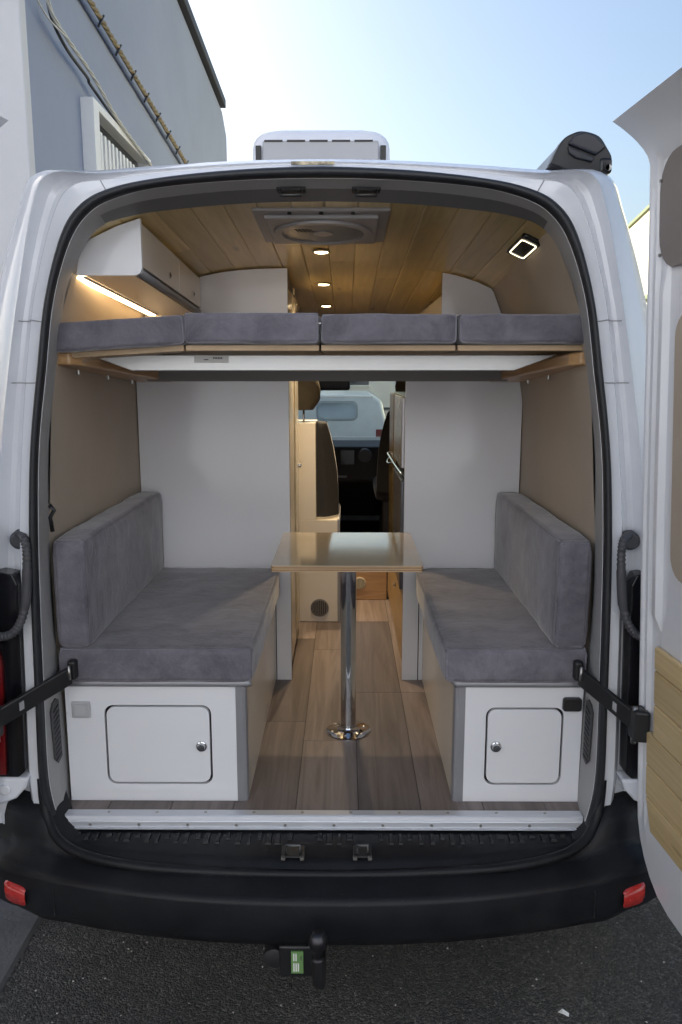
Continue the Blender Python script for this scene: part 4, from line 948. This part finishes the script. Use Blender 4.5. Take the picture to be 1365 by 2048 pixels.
# ---- wardrobe (left) and kitchen block (right)
YW = 1.08
wr = empty('wardrobe', (-.47, 1.4, FL), 'tall white wardrobe block behind the wider bench', 'wardrobe')
wxr = on_y(580, 1000, YW).x
def top_at(x, y): return zc(y) + crown(x) - .006
def side_panel(xa, xb, y, th, parent, mat, name='side_panel', zb=FL):
    xs = [xa + (xb - xa) * i / 12 for i in range(13)]
    poly = [Vector((xa, y, zb)), Vector((xb, y, zb))]
    for x in xs[::-1]:
        z = top_at(x, y); poly.append(Vector((x, y, z)))
    # follow the curved wall
    out = []
    for p in poly: out.append(p)
    return MB().prism(out, (0, th, 0)).build(name, mat, parent, bev=.001)
sxm = on_y(554, 1300, YW).x
def clipped(xa, xb):
    lim = .64
    return max(-lim, xa), min(lim, xb)
xup = on_y(885, 580, YW).x
def wall_side(sx, xin, parent, mat):
    """panel between the curved van wall and xin"""
    zt_wall = zc(YW) - .075
    zs = [FL, 1.2, 1.75, 1.85, 1.95, 2.05, 2.12, 2.18]
    wf = wallx if sx > 0 else wallxl; poly = [Vector((sx * wf(z) - sx * .004, YW, z)) for z in zs if z < zt_wall - .01]
    xs = [.635, .58, .5, .42, .36, .3, .24, .19]
    for x in xs:
        if x > abs(xin) + .01 or (sx * xin < 0): poly.append(Vector((sx * x, YW, top_at(x, YW))))
    if sx > 0:
        poly = [p for p in poly if p.z < zt_wall - .005 or p.x > xup + .01]
        poly += [Vector((xup, YW, top_at(xup, YW))), Vector((xup, YW, 1.93)), Vector((xin, YW, 1.93)), Vector((xin, YW, FL))]
    else:
        poly.append(Vector((xin, YW, top_at(xin, YW)))); poly.append(Vector((xin, YW, FL)))
    return MB().prism(poly, (0, .016, 0)).build('side_panel', mat, parent)
wall_side(-1, wxr, wr, LAM)
box('seam', (sxm - .003, YW - .0012, FL), (sxm + .001, YW - .0004, ZT), DARK, wr, bev=0)
box('edge_band', (wxr - .016, YW + .017, FL), (wxr + .0006, YW + .022, 2.25), DARK, wr, bev=0)
d1 = box('door', (wxr - .016, YW + .026, FL + .06), (wxr - .001, 1.41, 2.2), LAMC, wr); d2 = box('door', (wxr - .016, 1.428, FL + .06), (wxr - .001, 1.75, 2.2), LAMC, wr)
MB().tube([(wxr + .002, 1.419, FL + .07), (wxr + .002, 1.419, 2.19)], .003, 8).build('piano_hinge', BRASS, d1)
for i in range(26): MB().tube([(wxr + .0022, 1.419, FL + .09 + i * .062), (wxr + .0022, 1.419, FL + .12 + i * .062)], .0042, 8).build('knuckle', BRASS, d1)
MB().lathe((wxr, 1.70, 1.42), [(.012, -.001), (.013, .006), (.010, .014)], 'X', 14).build('knob', CHROME, d2, auto=40)
box('plinth', (wxr - .03, YW + .017, FL), (wxr - .02, 1.86, FL + .06), LAMC, wr)
box('carcass', (-.77, YW + .02, FL), (wxr - .02, 1.86, 2.19), LAMC, wr, bev=0)
# seat box with the round grille
sb = empty('seat_box', (-.1, 1.9, FL), 'cream seat box with round air grille behind the wardrobe', 'cabinet')
YB = 1.88; xr_ = on_y(680, 1150, YB).x; zt_ = on_y(640, 1040, YB).z
box('front_panel', (wxr - .1, YB, FL + .003), (xr_, YB + .016, zt_), LAMC, sb); box('carcass', (wxr - .1, YB + .017, FL), (xr_ - .003, 2.10, zt_ - .003), LAMC, sb)
def grille(name, c, r, parent, gm=None):
    gm = gm or M('grille_brown_grey', (.16, .15, .145), .5)
    k = MB().lathe(c, [(r, 0), (r, -.006), (r * .86, -.009), (r * .84, -.003)], 'Y', 32).build(name, gm, parent, auto=40)
    MB().lathe((c[0], c[1] - .0035, c[2]), [(r * .84, 0), (r * .84, .003)], 'Y', 32).build('backing', DARK, k)
    for i in range(8):
        x = -r * .72 + i * r * 1.44 / 7; h = math.sqrt(max(0, (r * .82) ** 2 - x * x)); MB().box((c[0] + x - .0025, c[1] - .009, c[2] - h), (c[0] + x + .0025, c[1] - .004, c[2] + h)).build('slat', gm, k)
gp = on_y(640, 1215, YB); grille('air_grille', (gp.x, YB - .0005, gp.z), .048, sb)
hc = on_y(616, 860, YB + .02); z_hc = on_y(616, 846, YB).z; xr2 = on_y(632, 950, YB).x
nc = box('narrow_cabinet', (wxr - .05, YB + .002, zt_ + .001), (xr2, YB + .3, z_hc), LAMC, sb)
box('edge_strip', (xr_ - .012, YB - .004, FL), (xr_ + .002, YB + .01, zt_ + .005), ALUP, sb)

# kitchen block on the right
kb = empty('kitchen_block', (.55, 1.5, FL), 'tall white kitchen block behind the narrower bench', 'cabinet')
kxl = on_y(809, 1000, YW).x; kxm = on_y(837, 1250, YW).x
wall_side(1, kxl, kb, LAM)
box('seam', (kxm - .001, YW - .0012, FL), (kxm + .003, YW - .0004, ZT), DARK, kb, bev=0)
box('cupboard', (xup + .002, YW + .02, 1.95), (.64, 2.1, 2.17), LAMC, kb)
lowc = box('lower_cupboard', (kxl + .012, YW + .02, FL + .05), (.77, 2.3, .93), PLYF, kb)
for a, b in ((YW + .03, 1.6), (1.61, 2.28)):
    d = box('drawer_front', (kxl + .001, a, FL + .06), (kxl + .011, b, .925), wood('gold_ply_' + str(a), (.42, .27, .12), (.52, .36, .18), rough=.35, knots=False, pv=.05), kb, bev=.001)
    MB().lathe((kxl, b - .06, .86), [(.009, 0), (.012, -.006), (.009, -.012)], 'X', 12).build('knob', CHROME, d)
fg = empty('fridge', (.5, 1.5, .93), 'slim steel fridge with chrome band between the kitchen cupboards', 'fridge')
box('body', (kxl + .006, YW + .02, .935), (.76, 2.0, 1.77), BLKG, fg, bev=.004)
for z0, z1, m in ((.95, 1.42, BLKG), (1.47, 1.765, FRID)):
    d = box('door', (kxl - .012, YW + .045, z0), (kxl + .004, 1.62, z1), FRID if m is FRID else M('dark_steel', (.10, .10, .115), .3, metal=.6), fg, bev=.004)
box('door_edge', (kxl - .0135, 1.66, .95), (kxl + .004, 1.98, 1.765), M('bronze_panel', (.10, .07, .03), .25, metal=.3), fg, bev=.003)
MB().tube(cr_spline([(kxl - .012, 1.10, 1.452), (kxl - .017, 1.3, 1.452), (kxl - .022, 1.6, 1.455), (kxl - .026, 1.9, 1.458), (kxl - .012, 1.97, 1.455)], 5), .005, 8).build('chrome_handle', CHROME, fg, smooth=True)
MB().tube(cr_spline([(kxl - .012, 1.70, 1.435), (kxl - .024, 1.78, 1.42), (kxl - .028, 1.9, 1.415), (kxl - .012, 1.97, 1.43)], 5), .005, 8).build('chrome_handle', CHROME, fg, smooth=True)
# step box with small round grille further forward
sb2 = empty('floor_step', (.1, 3.2, FL), 'wooden step with small round grille before the cab', 'step')
YS = 2.30; sp = on_y(720, 1166, YS)
MB().box((xr_ + .004, YS, FL), (kxl - .002, YS + .9, sp.z + .075)).build('step_body', wood('step_wood', (.34, .19, .09), (.5, .31, .16), stretch=(2, 20, 20), rough=.4, knots=False, pv=.02), sb2, bev=.004)
grille('air_grille', (sp.x, YS - .0005, sp.z), .036, sb2, M('grille_cream', (.50, .44, .33), .5))

# ---- parked vehicle seen through the windscreen
def parked_van():
    e = empty('parked_van', (-.3, 9.0, 0), 'small white van parked ahead, seen through the windscreen', 'van')
    Y = 9.0; zt = on_y(700, 790, Y).z; xr = on_y(775, 850, Y).x; xl = xr - 1.72
    sec = [(xl, .35), (xl - .04, .9), (xl + .02, 1.15), (xl + .10, zt - .08), (xl + .2, zt), (xr - .2, zt), (xr - .08, zt - .08), (xr, 1.15), (xr + .04, .9), (xr, .35)]
    MB().prism([Vector((x, Y, z)) for x, z in sec], (0, 2.9, 0)).build('body', M('parked_van_paint', (.62, .66, .68), .3, coat=.5), e, bev=.05, segs=3)
    MB().prism([Vector((x, Y + 2.9, z)) for x, z in ((xl, .35), (xl, 1.1), (xr, 1.1), (xr, .35))], (0, .9, 0)).build('bonnet', M('parked_van_paint', (.62, .66, .68)), e, bev=.08, segs=3)
    q = [on_y(a, b, Y) for a, b in ((637, 806), (712, 838))]
    wn = MB().prism([Vector((x, Y - .004, z)) for x, z in rrect(q[0].x - .03, q[1].x + .03, q[1].z - .03, q[0].z + .03, .09)], (0, .03, 0)).build('window_surround', M('pale_grey_rubber', (.32, .36, .38), .5), e, bev=.004)
    MB().prism([Vector((x, Y - .012, z)) for x, z in rrect(q[0].x, q[1].x, q[1].z, q[0].z, .07)], (0, .01, 0)).build('pane', M('sky_glass', (.45, .52, .56), .08, metal=.6, rvar=.03), wn)
    box('door_gap', ((xl + xr) / 2 - .006, Y - .003, .5), ((xl + xr) / 2 + .006, Y + .004, zt - .12), DARK, e, bev=0)
    box('number_plate', ((xl + xr) / 2 - .26, Y - .012, .68), ((xl + xr) / 2 + .26, Y - .003, .8), LABELW, e, bev=.003)
    box('roof_trim', (xl + .2, Y - .01, zt - .035), (xr - .2, Y + .02, zt - .005), WFRAME, e, bev=.005)
    for sx, x in ((-1, xl + .1), (1, xr - .1)):
        box('tail_light', (x - .06, Y - .012, .75), (x + .06, Y + .01, 1.1), RED, e, bev=.01)
    box('bumper', (xl - .02, Y - .08, .35), (xr + .02, Y + .02, .55), BUMP, e, bev=.02)
    for x in (xl + .05, xr - .05):
        for y in (Y + .6, Y + 3.0):
            MB().lathe((x, y, .3), [(.02, -.1), (.24, -.1), (.3, -.06), (.3, .06), (.24, .1), (.02, .1)], 'X', 28).build('wheel', RUB, e, auto=40)
parked_van()
# ---- scrap of paper on the asphalt
sp = on_z(1128, 2031, 0)
m = MB(); m.add([(sp.x - .016, sp.y + .008, .004), (sp.x - .002, sp.y + .01, .014), (sp.x + .016, sp.y + .002, .006), (sp.x + .012, sp.y - .008, .004), (sp.x - .004, sp.y - .006, .011)], [(0, 1, 4), (1, 2, 4), (2, 3, 4)])
o = m.build('paper_scrap', PAPER); so_ = o.modifiers.new('solid', 'SOLIDIFY'); so_.thickness = .001
tag(o, 'crumpled scrap of white paper on the asphalt', 'litter')
# ---- loose grit on the asphalt
random.seed(21); m = MB()
for _ in range(420):
    x, y = random.uniform(-1.6, 1.9), random.uniform(-1.2, .5); r = random.choice((.0018, .0022, .003, .0042))
    c = Vector((x, y, r * .5)); a = random.uniform(0, 6.28)
    p = [c + Vector((math.cos(a + k * 1.57) * r * random.uniform(.7, 1.3), math.sin(a + k * 1.57) * r * random.uniform(.7, 1.3), random.uniform(-.3, .3) * r)) for k in range(4)]
    m.add(p + [c + Vector((0, 0, r * .8)), c - Vector((0, 0, r * .5))], [(0, 1, 4), (1, 2, 4), (2, 3, 4), (3, 0, 4), (1, 0, 5), (2, 1, 5), (3, 2, 5), (0, 3, 5)])
gt = m.build('grit', M('pale_grit', (.34, .32, .29), .8, var=.4, vs=3)); tag(gt, 'loose pale grit scattered over the dark asphalt', 'grit', kind='stuff')
